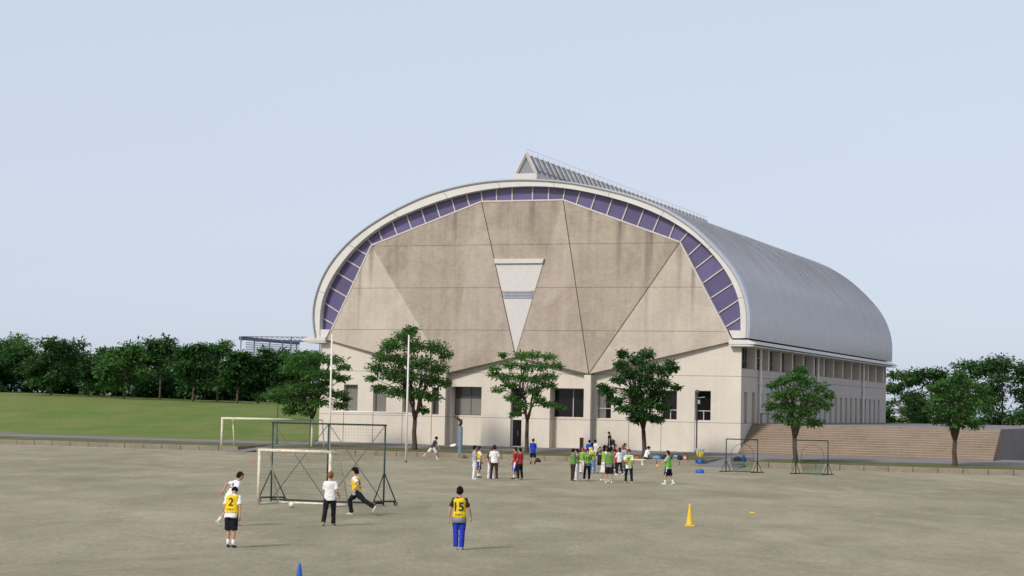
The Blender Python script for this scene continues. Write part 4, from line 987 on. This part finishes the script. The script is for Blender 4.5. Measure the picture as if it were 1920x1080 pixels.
            x.tube([o, o + t1 * .035, o + t1 * .035 + t2 * .03], [.0125, .011, .0075], 6, 0)
        s.S(x); me = b.data; nv = len(me.vertices)
        import bmesh
        bm = bmesh.new(); bm.from_mesh(me); vs = [bm.verts.new(v) for v in x.v]
        for f, mi in zip(x.f, x.m):
            try: fc = bm.faces.new([vs[i] for i in f]); fc.material_index = mi; fc.smooth = True
            except ValueError: pass
        bm.to_mesh(me); bm.free(); s.b = b
    def shirt(s, c, sleeve=.55, hem=-.1, e=.02, lbl=None, mat_=None, cuff=None):
        m = MB(); s.trunk(m, e, hem, .488, fe=.012)
        for i in (0, 1):
            a, b, w_ = s.sho[i], s.elb[i], s.wri[i]; st = s.at((-1, 1)[i] * .1, -.003, .425)
            if sleeve <= 1: m.tube([st, a + (a - st) * .1, a.lerp(b, sleeve * .5), a.lerp(b, sleeve)], [.056, .062, .063, .066], 10)
            else: m.tube([st, a + (a - st) * .1, a.lerp(b, .5), b, b.lerp(w_, (sleeve - 1) * .5), b.lerp(w_, sleeve - 1)], [.056, .062, .058, .052, .048, .042], 10)
        o = remeshed(s.S(m), s.vox * .8, 'shirt', mat_ or clothmat(c), s.root, fold=.016); s.sh = o
        if lbl: o['label'] = lbl
        return s
    def trousers(s, c, length=1.0, w_=1.0, stripe=None, hemr=None, name=None):
        m = MB(); z0 = -.075
        m.loft([(s.at(0, 0, z), s.T @ Vector((.166 + e, 0, 0)) , s.T @ Vector((0, .118 + e, 0))) for z, e in ((-.085, -.02), (-.03, .004), (.02, 0), (.06, -.006))], 16)
        for i in (0, 1):
            h, q, a = s.hip[i], s.knee[i], s.ank[i]
            if length > .6:
                en = q.lerp(a, min(1, (length - .5) * 2) * 1.02)
                m.tube([h + Vector((0, 0, .03)), h.lerp(q, .25), h.lerp(q, .7), q, q.lerp(en, .5), en], [.094, .1 * w_, .08 * w_, .07 * w_, .064 * w_, (hemr or .06) * w_], 12)
            else:
                en = h.lerp(q, length * 2); m.tube([h + Vector((0, 0, .03)), h.lerp(en, .35), h.lerp(en, .7), en], [.094, .104 * w_, .102 * w_, .104 * w_], 12)
        o = remeshed(s.S(m), s.vox * .8, name or ('shorts' if length <= .6 else 'trousers'), clothmat(c), s.root, fold=.014)
        if stripe:
            x = MB()
            for i, sd in ((0, -1), (1, 1)):
                h, q, a = s.hip[i], s.knee[i], s.ank[i]; ox = Vector((sd, 0, 0)); r_ = .098 * w_
                P_ = [h + ox * (r_ - .012) + Vector((0, 0, .02)), h.lerp(q, .3) + ox * r_, h.lerp(q, .7) + ox * r_ * .86]
                P_ += [q + ox * .07 * w_, q.lerp(a, .5) + ox * .064 * w_, a + ox * .058 * w_] if length > .6 else [h.lerp(q, length * 2) + ox * .102 * w_]
                x.loft([(p, Vector((.012, 0, 0)), Vector((0, .026, 0))) for p in P_], 8)
            s.S(x).build('side_stripe_or_shade', clothmat(stripe), o, True)
        return s
    def bib(s, c, z0=.02, num=None, back=True, small=False, size=.25, ink=(.03, .03, .06)):
        m = MB(); s.trunk(m, .036, z0, .47, fe=.01)
        o = remeshed(s.S(m), s.vox * .75, 'bib', clothmat(c, 'bib', .06), s.root, fold=.008); s.bb = o
        if num: s.mark(o, num, size, .5 * (z0 + .47) + (.035 if small else .0), back, ink)
        if small: s.glyphs(o, z0 + .075, back, ink)
        return s
    def mark(s, o, txt, size, z, back, ink, name='number', x0=0.0, yaw=0.0):
        cu = bpy.data.curves.new('t', 'FONT'); cu.body = txt; cu.size = 1; cu.align_x = 'CENTER'; cu.offset = .022
        t = bpy.data.objects.new('t', cu); C.objects.link(t); dg = bpy.context.evaluated_depsgraph_get(); me = bpy.data.meshes.new_from_object(t.evaluated_get(dg))
        bpy.data.objects.remove(t); vs = np.array([v.co[:2] for v in me.vertices]); fs = [list(p.vertices) for p in me.polygons]; bpy.data.meshes.remove(me)
        vs -= (vs.max(0) + vs.min(0)) / 2; vs *= size / max(vs[:, 1].max() - vs[:, 1].min(), .01)
        s.wrap(o, vs, fs, z, back, ink, name, x0, yaw)
    def wrap(s, o, vs, fs, z, back, ink, name, x0=0.0, yaw=0.0):
        import bmesh
        bm = bmesh.new(); q = [bm.verts.new((v[0] + x0, 0, v[1])) for v in vs]
        for f in fs:
            try: bm.faces.new([q[i] for i in f])
            except ValueError: pass
        bmesh.ops.subdivide_edges(bm, edges=[e for e in bm.edges if e.calc_length() > .05], cuts=2, use_grid_fill=True)
        tree = BVHTree.FromPolygons([v.co for v in o.data.vertices], [list(p.vertices) for p in o.data.polygons])
        W_ = s.T @ Rz(yaw); dr = W_ @ Vector((0, 1 if back else -1, 0)); sg = 1 if back else -1
        for v in bm.verts:
            w_ = (s.pel + s.T @ Vector((0, 0, z)) + W_ @ Vector((v.co.x * sg, 0, 0)) + s.T @ Vector((0, 0, v.co.z))) * s.k
            h = tree.ray_cast(w_ - dr * .6, dr); p = h[0] if h[0] else w_ - dr * .15
            v.co = p - dr * .007
        bmesh.ops.recalc_face_normals(bm, faces=bm.faces)
        me = bpy.data.meshes.new(name); bm.to_mesh(me); bm.free(); me.materials.append(clothmat(ink, 'ink', .02)); p = bpy.data.objects.new(name, me); C.objects.link(p); p.parent = o
    def glyphs(s, o, z, back, ink):     # the small line of illegible lettering under the number
        vs, fs = [], []; r = random.Random(4)
        for j in range(3):
            for (a, b, c, d) in ((-.5, -.5, -.3, .5), (-.5, .3, .5, .5), (.25, -.5, .45, .4), (-.2, -.1, .3, .1))[:3 + j % 2]:
                n = len(vs); cx = (j - 1) * .075; q = .027
                vs += [(cx + a * q * 2, b * q * 2), (cx + c * q * 2, b * q * 2), (cx + c * q * 2, d * q * 2), (cx + a * q * 2, d * q * 2)]; fs.append([n, n+1, n+2, n+3])
        s.wrap(o, np.array(vs), fs, z, back, ink, 'lettering')
    def hair(s, c='hairblack', long=0, messy=1.0, vol=1.0, hat=None):
        X, Y, Z = s.hx; nu, nv = 26, 16; m = MB(); rs = []; sd = (s.root.location.x * 3.1) % 50
        for j in range(nv + 1):
            th = math.pi * min(max(j / nv, .015), .985); ring = []
            for i in range(nu):
                ph = 2 * math.pi * i / nu; d = Vector((math.sin(th) * math.cos(ph), math.sin(th) * math.sin(ph), math.cos(th)))
                lim = .34 if d.y > .35 else (-.62 if d.y < -.15 else -.62 + (d.y + .15) / .5 * .96)
                f = 1.0 if d.z > lim else (.72 if d.z < lim - .15 else .86)
                nz = noise.noise(d * 4.5 + Vector((sd, 0, 0))) * .16 * messy + noise.noise(d * 11 + Vector((0, sd, 0))) * .1 * messy
                r_ = f * (1 + nz * (f > .95))
                ring.append(s.hc + X * d.x * .09 * r_ * (vol if f > .9 else 1) + Y * (d.y * .113 * r_ * (vol if f > .9 else 1) - .012) + Z * (d.z * .128 * r_ * (vol if f > .9 else 1) + .004))
            rs.append(ring)
        m.rings(rs)
        if long:
            hp = lambda x, y, z: s.hc + X * x + Y * y + Z * z
            m.loft([(hp(0, -.03, .05), X * .085, Y * .075), (hp(0, -.045, -.05), X * .088, Y * .068), (hp(0, -.06, -.13), X * .085, Y * .05), (hp(0, -.075, -.13 - long * .5), X * .08, Y * .035), (hp(0, -.08, -.13 - long), X * .05, Y * .02)], 14)
        o = s.S(m).build('hair', M[c], s.root, True)
        if hat:
            q = MB(); q.loft([(s.hc + Z * z + Y * -.008, X * r_, Y * r_ * 1.15) for z, r_ in ((.035, .15), (.045, .15), (.05, .103), (.11, .095), (.145, .06), (.15, .02))], 18); s.S(q).build('hat', clothmat(hat), s.root, True)
        return s
    def shoes(s, c=WHITE, sock=None, toe=(0, 0)):
        for i, sd in ((0, -1), (1, 1)):
            a = s.ank[i]; an = min(max(s.fang[i], -75), 20); an = 0 if abs(an) < 14 else an
            if a.z > .17: an = an if abs(an) > 5 else -25
            Q = Rz(sd * -9 + toe[i]) @ Rx(an); m = MB()
            f = lambda x, y, z: a + Q @ Vector((x, y, z)); cx = Q @ Vector((1, 0, 0)); cz = Q @ Vector((0, 0, 1))
            m.loft([(f(0, -.062, -.045), cx * .025, cz * .032), (f(0, -.045, -.038), cx * .034, cz * .046), (f(0, .0, -.032), cx * .037, cz * .052), (f(0, .06, -.045), cx * .042, cz * .04), (f(0, .12, -.056), cx * .045, cz * .029), (f(0, .165, -.06), cx * .036, cz * .024), (f(0, .185, -.062), cx * .015, cz * .014)], 12)
            o = s.S(m).build('shoe', clothmat(c, 'shoe'), s.root, True)
            m = MB(); m.loft([(f(0, y, -.079), cx * r_, cz * .008) for y, r_ in ((-.066, .026), (-.045, .037), (0, .039), (.06, .044), (.12, .047), (.168, .038), (.19, .014))], 10); s.S(m).build('sole', clothmat((.5, .48, .45), 'shoe'), o, True)
            if sock:
                m = MB(); k_ = s.knee[i]; m.tube([a + (a - k_).normalized() * .02, a.lerp(k_, .12), a.lerp(k_, .34)], [.04, .042, .05], 10); s.S(m).build('sock', clothmat(sock), s.root, True)
        return s
def geth(px, ph, pf):
    P = G(px, pf); return P, P.y / FPX * (pf - ph) * 1.0
def who(px, ph, pf, face, label, H=None, **kw):
    P, h = geth(px, ph, pf); return Person(P, face, H or min(max(h, 1.45), 1.86), label, **kw)
BIBG = 'students in bibs'
# --- near players
NV = .015
p = who(860, 915.5, 1031, 4, 'player seen from behind in yellow bib 15, blue trousers, arms hanging slightly apart', vox=NV, fat=.93, arms=((-4, 20, 14), (6, 24, 20)), legs=((2, -1, 3), (-2, -1, 4)))
p.shirt((.03, .022, .024), .75, -.02, .02).trousers(BLU, 1.0, 1.0, (.012, .012, .05)).bib(YEL, -.06, '15', True, True, .24).hair('hairblack', messy=1.3, vol=1.06).shoes((.3, .28, .26))  # near-black strips paint the shaded sides of the plain blue trousers
m = MB(); p.trunk(m, .036, -.2, -.03, fe=.012); p.S(m).build('undershirt_hem', clothmat((.3, .29, .32)), p.root, True)
p = who(432, 925, 1027, 12, 'player at the left in yellow bib 2, white shirt, black shorts, head bowed', H=1.66, vox=NV, lean=15, head=(48, -8), arms=((0, 10, 25, 20), (-4, 13, 10)), legs=((5, -1, 9), (-1, 0, 5)))
p.shirt(WHITE, .8, -.16, .024).trousers(BLACK, .52, 1.0).bib(YEL, -.03, '2', True, True, .22, (.13, .02, .05)).hair('hairblack', messy=.8).shoes((.05, .045, .045), WHITE)
X, Y, Z = p.hx; m = MB(); m.loft([(p.hc + Z * z - Y * .012, X * r_, Y * r_ * 1.22) for z, r_ in ((.02, .093), (.03, .097), (.06, .094), (.07, .088))], 16); p.S(m).build('headband', clothmat(WHITE), p.root, True)
P_ = G(431, 986); p = Person(P_, 66, 1.74, 'player in white T-shirt with small emblem, leaning forward behind yellow bib 2', vox=NV, lean=27, head=(-16, 10), arms=((-52, 26, 60), (2, 16, 30)), legs=((24, 3, 18), (-18, 3, 22)))
p.shirt(WHITE, .72, -.14, .028).trousers(BLACK, .55, 1.05).hair('hairblack', messy=1.2).shoes((.5, .48, .46), WHITE)
th = np.linspace(0, 2 * math.pi, 13)[:-1]
vs = [(math.cos(t) * .055, math.sin(t) * .055) for t in th] + [(math.cos(t) * .02, math.sin(t) * .028) for t in th]
p.wrap(p.sh, np.array(vs), [[i, (i+1) % 12, 12 + (i+1) % 12, 12 + i] for i in range(12)], .31, True, (.1, .02, .03), 'emblem', .0, 30)
vs = []; fs = []
for j in range(6): n = len(vs); a = -.085 + j * .029; vs += [(a, -.02), (a + .02, -.02), (a + .02, .02 if j % 2 else .012), (a, .02)]; fs.append([n, n+1, n+2, n+3])
p.wrap(p.sh, np.array(vs), fs, .215, True, (.12, .14, .24), 'lettering', 0, 30)
p = who(617.5, 893, 986, 8, 'player with ginger hair in white T-shirt and black trousers facing the small goal', H=1.66, vox=NV, arms=((6, 8, 30, 30), (-6, 14, 62)), legs=((-14, 4, 10), (7, 2, 4)), head=(4, 10))
p.shirt(WHITE, .78, -.13, .03).trousers(BLACK, 1.0, 1.08, (.3, .05, .04)).hair('hairginger', messy=1.7, vol=1.05).shoes((.25, .2, .18))
P_ = G(668, 966); p = Person(P_, -74, 1.74, 'player in yellow bib and black trousers sprinting with one foot kicked back', vox=NV, lean=8, head=(-4, 0), arms=((-35, 14, 80), (28, 10, 85)), legs=((-50, 6, 10), (46, 7, 56)), slean=2)
p.shirt(WHITE, .7, -.13, .026).trousers(BLACK, 1.0, 1.15).bib(YEL, .02, '6', True, True, .2).hair('hairblack', messy=1.6, vol=1.14).shoes((.55, .5, .45))
# --- far players on the left and centre
p = who(811, 818.5, 861.5, 70, 'student in dark T-shirt and white shorts lunging to throw the flying disc', H=1.70, lean=24, head=(-12, 0), arms=((20, 8, 20), (42, 16, 12)), legs=((-38, 6, 14), (30, 6, 22)))
p.shirt((.05, .045, .05), .7, -.1, .022).trousers((.68, .67, .68), .5, 1.06).hair().shoes((.6, .6, .62), WHITE)
p = who(889, 836.5, 899, 75, 'student in grey T-shirt and long white trousers standing beside a yellow bib', arms=((-6, 8, 20), (8, 8, 70, 30)), legs=((3, 3, 4), (-4, 3, 3)))
p.shirt(GREY, .75, -.12, .024).trousers((.72, .71, .74), 1.0, 1.08).hair().shoes(WHITE)
p = who(898, 838, 896, 80, 'student in yellow bib and navy side-striped shorts pointing, behind the grey T-shirt', arms=((10, 10, 20), (32, 12, 18)), legs=((4, 3, 4), (-4, 3, 4)))
p.shirt(WHITE, .6, -.06, .02).trousers((.03, .035, .09), .56, 1.05, (.5, .62, .75)).bib(YEL, .0).hair('hairbrown').shoes(BLACK, WHITE)
p = who(926, 836, 901, -6, 'student in white T-shirt and dark brown trousers seen from behind', arms=((4, 9, 14), (0, 10, 6)), legs=((3, 5, 3), (-3, 4, 3)))
p.shirt(WHITE, .78, -.08, .022).trousers(BRN, 1.0, 1.02).hair('hairbrown', vol=1.08).shoes((.4, .3, .25))
p = who(920, 842, 897.5, 175, 'student in brown top and white trousers mostly hidden behind a white T-shirt', arms=((8, 6, 60), (6, 8, 40, 20)), legs=((2, 4, 3), (-2, 4, 3)))
p.shirt((.07, .04, .035), .8, -.08, .022).trousers(WHITE, 1.0, 1.0).hair('hairbrown').shoes(WHITE)
p = who(965.5, 840, 898.5, -72, 'student in plain red T-shirt and blue shorts with white stripes', arms=((6, 6, 30, 30), (10, 8, 70, 20)), legs=((4, 3, 4), (-3, 3, 4)), fat=1.02)
p.shirt(RED, .85, -.16, .026).trousers((.025, .04, .3), .56, 1.0, WHITE).hair('hairbrown').shoes(BLACK, WHITE)
p = who(974.5, 841, 899.5, -55, 'student in red and black striped shirt and black trousers beside plain red T-shirt', arms=((8, 8, 50, 30), (2, 9, 18)), legs=((3, 4, 4), (-3, 3, 4)))
p.shirt(RED, .7, -.1, .022, mat_=stripemat(RED, (.02, .015, .015), 'redblack')).trousers(BLACK, 1.0, 1.05).hair().shoes((.45, .3, .25))
m = MB(); q = p.wri[0] + p.hd[0] * .06; m.loft([(q, Vector((.05,0,0)), Vector((0,.05,0))), (q + Vector((-.01,0,-.1)), Vector((.06,0,0)), Vector((0,.05,0))), (q + Vector((-.05,.0,-.26)), Vector((.075,0,0)), Vector((0,.05,0))), (q + Vector((-.1,0,-.36)), Vector((.05,0,0)), Vector((0,.03,0)))], 10); towel = p.S(m)
to = towel.build('hand_towel', clothmat(WHITE), None, True); to.location = p.root.location; to.rotation_euler = p.root.rotation_euler; tag(to, 'white towel held by the student in the red and black striped shirt', 'towel')
p = who(999, 823, 870.5, 3, 'student in bright blue top and black shorts standing alone in front of the slender tree', arms=((14, 4, 70, 40), (12, 5, 60, 40)), legs=((3, 4, 3), (-3, 4, 3)))
p.shirt(BLU, 1.35, -.2, .032).trousers(BLACK, .54, 1.0, WHITE).hair(messy=.7).shoes(BLACK, (.03, .03, .03))
# --- the crowd on the right
p = who(1074, 842, 902, 62, 'leftmost of the crowd, in green bib, grey sleeves and dark brown trousers', arms=((6, 8, 20), (16, 8, 50)), legs=((3, 4, 4), (-4, 3, 4)))
p.shirt((.1, .1, .13), .8, -.1, .022).trousers(BRN, 1.0, 1.06).bib(GRN, -.04).hair().shoes((.1, .08, .08))
p = who(1081, 843, 901, -80, 'student in white trousers half hidden behind the leftmost green bib', arms=((10, 8, 50), (8, 8, 60)), legs=((3, 3, 4), (-3, 3, 4)))
p.shirt(GREY, .6, -.1, .022).trousers((.68, .68, .7), 1.0, 1.0).bib(GRN, .0).hair().shoes(WHITE)
p = who(1092, 840.5, 887.5, -150, 'student in a red brimmed hat, green bib and loose white trousers', arms=((8, 8, 30), (8, 8, 60, 20)), legs=((2, 5, 4), (-2, 5, 4)))
p.shirt((.3, .4, .1), .6, -.1, .022).trousers(WHITE, 1.0, 1.25, hemr=.085).bib((.2, .4, .04), -.02).hair('hairbrown', hat=(.42, .05, .04)).shoes((.1, .1, .1))
p = who(1100.5, 842, 901, 165, 'student in green bib 17, dark sleeves and black trousers, on the tan base', arms=((4, 14, 15), (8, 10, 30)), legs=((-4, 5, 4), (8, 8, 8)), head=(14, -20))
p.shirt((.12, .12, .14), .85, -.16, .026).trousers(BLACK, 1.0, 1.1).bib((.18, .4, .04), -.02, '17', False, False, .2, (.02, .07, .02)).hair(messy=1.2).shoes(WHITE)
p = who(1110.5, 837.5, 888, 185, 'student in green bib 4 and bright blue trousers facing the camera', arms=((6, 8, 20), (2, 9, 12)), legs=((2, 4, 3), (-2, 4, 3)))
p.shirt(WHITE, .7, -.1, .022).trousers((.07, .2, .52), 1.0, 1.15).bib((.3, .45, .04), -.08, '4', False, False, .2, (.02, .06, .02)).hair('hairbrown').shoes((.1, .1, .1))
p = who(1104.5, 825.5, 870, 20, 'tall student in blue T-shirt at the back left of the crowd', arms=((4, 12, 20), (4, 12, 20)))
p.shirt((.02, .06, .4), .8, -.1, .024).trousers(BLACK, .55).hair().shoes(WHITE)
p = who(1115.5, 825, 870, 12, 'tall student in white T-shirt seen from behind at the back of the crowd', arms=((4, 10, 20), (4, 12, 14)))
p.shirt(WHITE, .85, -.12, .028).trousers((.5, .5, .52), .6).hair().shoes(WHITE)
p = who(1109.5, 831.5, 879, 30, 'student in yellow bib at the back of the crowd between blue and white T-shirts', arms=((4, 8, 20), (4, 8, 20)))
p.shirt(WHITE, .7, -.1, .022).trousers(DGREY, 1.0).bib(YEL, .0).hair().shoes(WHITE)
p = who(1124.5, 838.5, 888.5, 172, 'long haired student in black shirt with white oval print and black skirt-length shorts', arms=((6, 10, 16), (8, 8, 22)), legs=((2, 3, 3), (-2, 3, 3)))
p.shirt((.025, .025, .035), .8, -.26, .024).trousers((.03, .03, .035), .42).hair('hairbrown', .2).shoes((.06, .05, .05))
n = 16; vs = [(math.cos(t) * .12, math.sin(t) * .055) for t in np.linspace(0, 2*math.pi, n+1)[:-1]] + [(math.cos(t) * .085, math.sin(t) * .03) for t in np.linspace(0, 2*math.pi, n+1)[:-1]]
p.wrap(p.sh, np.array(vs), [[i, (i+1) % n, n + (i+1) % n, n + i] for i in range(n)], .33, False, WHITE, 'print')
P_ = p.root.location.copy(); R0_ = p.root.rotation_euler.copy(); hpos = p.wri[0] + p.hd[0] * .1
g = thing('tote_bag', 'red cloth bag hanging from the hand of the student with the white oval print', 'bag', P_, R0_.z); m = MB(); o_ = hpos * p.k
m.rings([[o_ + Vector((sx * x_, sy * y_, z)) for sx, sy in ((-1,-1),(0,-1.25),(1,-1),(1.1,0),(1,1),(0,1.25),(-1,1),(-1.1,0))] for x_, y_, z in ((.09,.04,-.12),(.14,.07,-.2),(.16,.08,-.38),(.13,.06,-.47))]); m.build('bag_body', clothmat((.5, .03, .05)), g, True)
m = MB(); m.tube([o_ + Vector((-.08, 0, -.13)), o_ + Vector((0, 0, -.02)), o_ + Vector((.08, 0, -.13))], .012, 6); m.build('strap', clothmat((.5, .03, .05)), g)
p = who(1133, 834.5, 902, 68, 'student in green bib with white sleeves and long white shorts seen from the side', arms=((6, 8, 20), (2, 8, 8)), legs=((-5, 3, 4), (5, 3, 4)))
p.shirt(WHITE, .9, -.14, .026).trousers(WHITE, .6, 1.1).bib((.24, .42, .04), -.02).hair('hairblack', .1, vol=1.06).shoes(WHITE)
m = MB(); m.tube([p.sho[1].lerp(p.elb[1], .8), p.sho[1].lerp(p.elb[1], .95)], .068, 10); p.S(m).build('armband', clothmat((.5, .03, .04)), p.root, True)
p = who(1142, 840.5, 905.5, 5, 'student in green bib, grey sleeves, black shorts, seen from behind before the crowd', arms=((2, 9, 10), (0, 11, 6)), legs=((2, 5, 3), (-2, 4, 3)))
p.shirt((.2, .2, .22), .85, -.18, .028).trousers(BLACK, .54, 1.08).bib(GRN, .0).hair('hairblack', messy=1.7, vol=1.12).shoes(WHITE, (.45, .25, .2))
m = MB(); m.tube([p.wri[1] - p.hd[1] * .03, p.wri[1] + p.hd[1] * .0], .034, 10); p.S(m).build('wristband', clothmat(YEL), p.root, True)
p = who(1152, 842, 889, 10, 'student in red jersey 24 and black trousers seen from behind in the crowd', arms=((4, 8, 12), (2, 8, 10)))
p.shirt(RED, .6, -.2, .026).trousers(BLACK, 1.0, 1.0, WHITE).hair('hairbrown').shoes(WHITE); p.mark(p.sh, '24', .17, .24, True, WHITE)
p = who(1161, 840, 891, -40, 'student in white T-shirt and black trousers in the middle of the crowd', arms=((14, 8, 50), (2, 9, 10)), legs=((8, 3, 8), (-10, 3, 8)))
p.shirt(WHITE, .85, -.14, .026).trousers(BLACK, 1.0, 1.0).hair('hairbrown', .12).shoes(WHITE)
p = who(1152.5, 835, 882, 100, 'long brown haired student at the back of the crowd behind red jersey 24', H=1.6, arms=((6, 8, 20), (6, 8, 20)))
p.shirt((.4, .05, .05), .7, -.1, .022).trousers(DGREY, 1.0).hair('hairbrown', .16).shoes(WHITE)
p = who(1167, 835.5, 886.5, 15, 'student with reddish hair in blue and white tie-dyed shirt', arms=((6, 8, 30), (4, 8, 16)))
p.shirt(GREY, .85, -.16, .026, mat_=dyemat((.5, .6, .7), (.07, .12, .2), 'tiedye')).trousers(DGREY, 1.0).hair('hairginger', .06).shoes(WHITE)
p = who(1170.8, 832, 880, 100, 'student with long brown hair in red top at the right rear of the crowd', H=1.62, arms=((6, 8, 20), (6, 8, 20)))
p.shirt((.52, .04, .04), .8, -.12, .024).trousers(DGREY, 1.0).hair('hairbrown', .2).shoes(WHITE)
p = who(1178.5, 843.5, 905.5, -168, 'student in green bib 7, white T-shirt and black trousers holding a red disc', arms=((26, 8, 58, -10), (22, 14, 62, 30)), legs=((2, 7, 4), (-2, 6, 4)), head=(10, -30))
p.shirt(WHITE, .85, -.2, .03).trousers(BLACK, 1.0, 1.08).bib((.28, .45, .04), -.01, '7', False, False, .2, (.02, .08, .02)).hair(messy=1.2, vol=1.06).shoes((.5, .35, .3))
def held(p, i, mt, label, off=.13, tilt=(.1, .1, 0), r_=.12):
    q = p.root.matrix_basis @ ((p.wri[i] + p.hd[i] * off) * p.k); disc(q, mt, label, tilt, r_)
bpy.context.view_layer.update()
held(p, 1, plain('red_disc', (.5, .03, .03), .4), 'red flying disc held by the student in green bib 7', .16)
# --- man walking on the path
P_ = at(1143, 845, 145); P_.z = pz(w2loc(P_)[1])
p = Person(P_, -78, 1.62, 'man dressed in black walking on the path with a shoulder bag', lean=4, head=(16, 0), arms=((-6, 8, 14), (6, 7, 18)), legs=((18, 2, 8), (-16, 2, 14)))
p.shirt(BLACK, .65, -.1, .02).trousers((.02, .02, .024), 1.0, 1.0).hair('hairblack', messy=.4, vol=.96).shoes(BLACK)
Q = p.root; g = thing('shoulder_bag', 'black shoulder bag hanging behind the man in black on the path', 'bag', P_, Q.rotation_euler.z)
m = MB(); m.loft([(Vector((.02, -.2, z)), Vector((.08 * w_, 0, 0)), Vector((0, .2 * w_, 0))) for z, w_ in ((.62, .7), (.68, 1), (.9, 1), (1.0, .8), (1.03, .3))], 12); m.build('bag_body', M['black'], g, True)
m = MB(); m.tube([(.03, -.16, 1.0), (.17, -.06, 1.25), (.13, 0, 1.46), (.06, .1, 1.3)], .018, 6); m.build('strap', M['black'], g)
# --- seated student on the kerb
P_ = kerb_at(1211, KD - .12); P_.z = 0
p = Person(P_, 68, 1.68, 'student in white T-shirt sitting on the kerb with a magazine on the knees', lean=14, head=(24, 0), seat=KZ + .05, arms=((30, 6, 45, 10), (34, 6, 40, 15)), legs=((72, 4, 60), (78, 5, 80)))
p.shirt(WHITE, .85, -.04, .028).trousers(BLACK, 1.0, 1.0, WHITE).hair(messy=1.6, vol=1.12).shoes(WHITE)
bpy.context.view_layer.update()
q = p.root.matrix_basis @ ((p.knee[0] + p.knee[1]) * .5 * p.k + Vector((0, -.04, .13)))
m = MB(); m.add([(-.2,-.14,.02),(0,-.15,-.01),(.2,-.14,.02),(.2,.14,.05),(0,.14,.02),(-.2,.14,.05),(-.2,-.14,.03),(0,-.15,.0),(.2,-.14,.03),(.2,.14,.06),(0,.14,.03),(-.2,.14,.06)], [(0,5,4,1),(1,4,3,2),(6,7,10,11),(7,8,9,10),(0,1,7,6),(1,2,8,7),(2,3,9,8),(3,4,10,9),(4,5,11,10),(5,0,6,11)])
o = m.build('magazine', dyemat((.62, .66, .72), (.2, .3, .5), 'pageprint')); o.location = q; o.rotation_euler = (.5, 0, -R_(68)); tag(o, 'open magazine on the knees of the seated student', 'magazine')
# --- lone player on the right
p = who(1252.5, 846, 908.5, -70, 'lone student in green bib and black shorts with white stripes reaching out a yellow disc', lean=2, arms=((34, 8, 30), (4, 8, 14)), legs=((12, 3, 6), (-12, 3, 10)))
p.shirt((.42, .43, .46), .8, -.14, .026).trousers(BLACK, .54, 1.12, WHITE).bib((.12, .4, .03), -.05).hair('hairbrown', messy=1.3, vol=1.05).shoes(WHITE, WHITE)
bpy.context.view_layer.update()
held(p, 0, M['yellow'], 'small yellow flying disc in the hand of the lone green bib player', .13, (.5, .4, 0), .09)
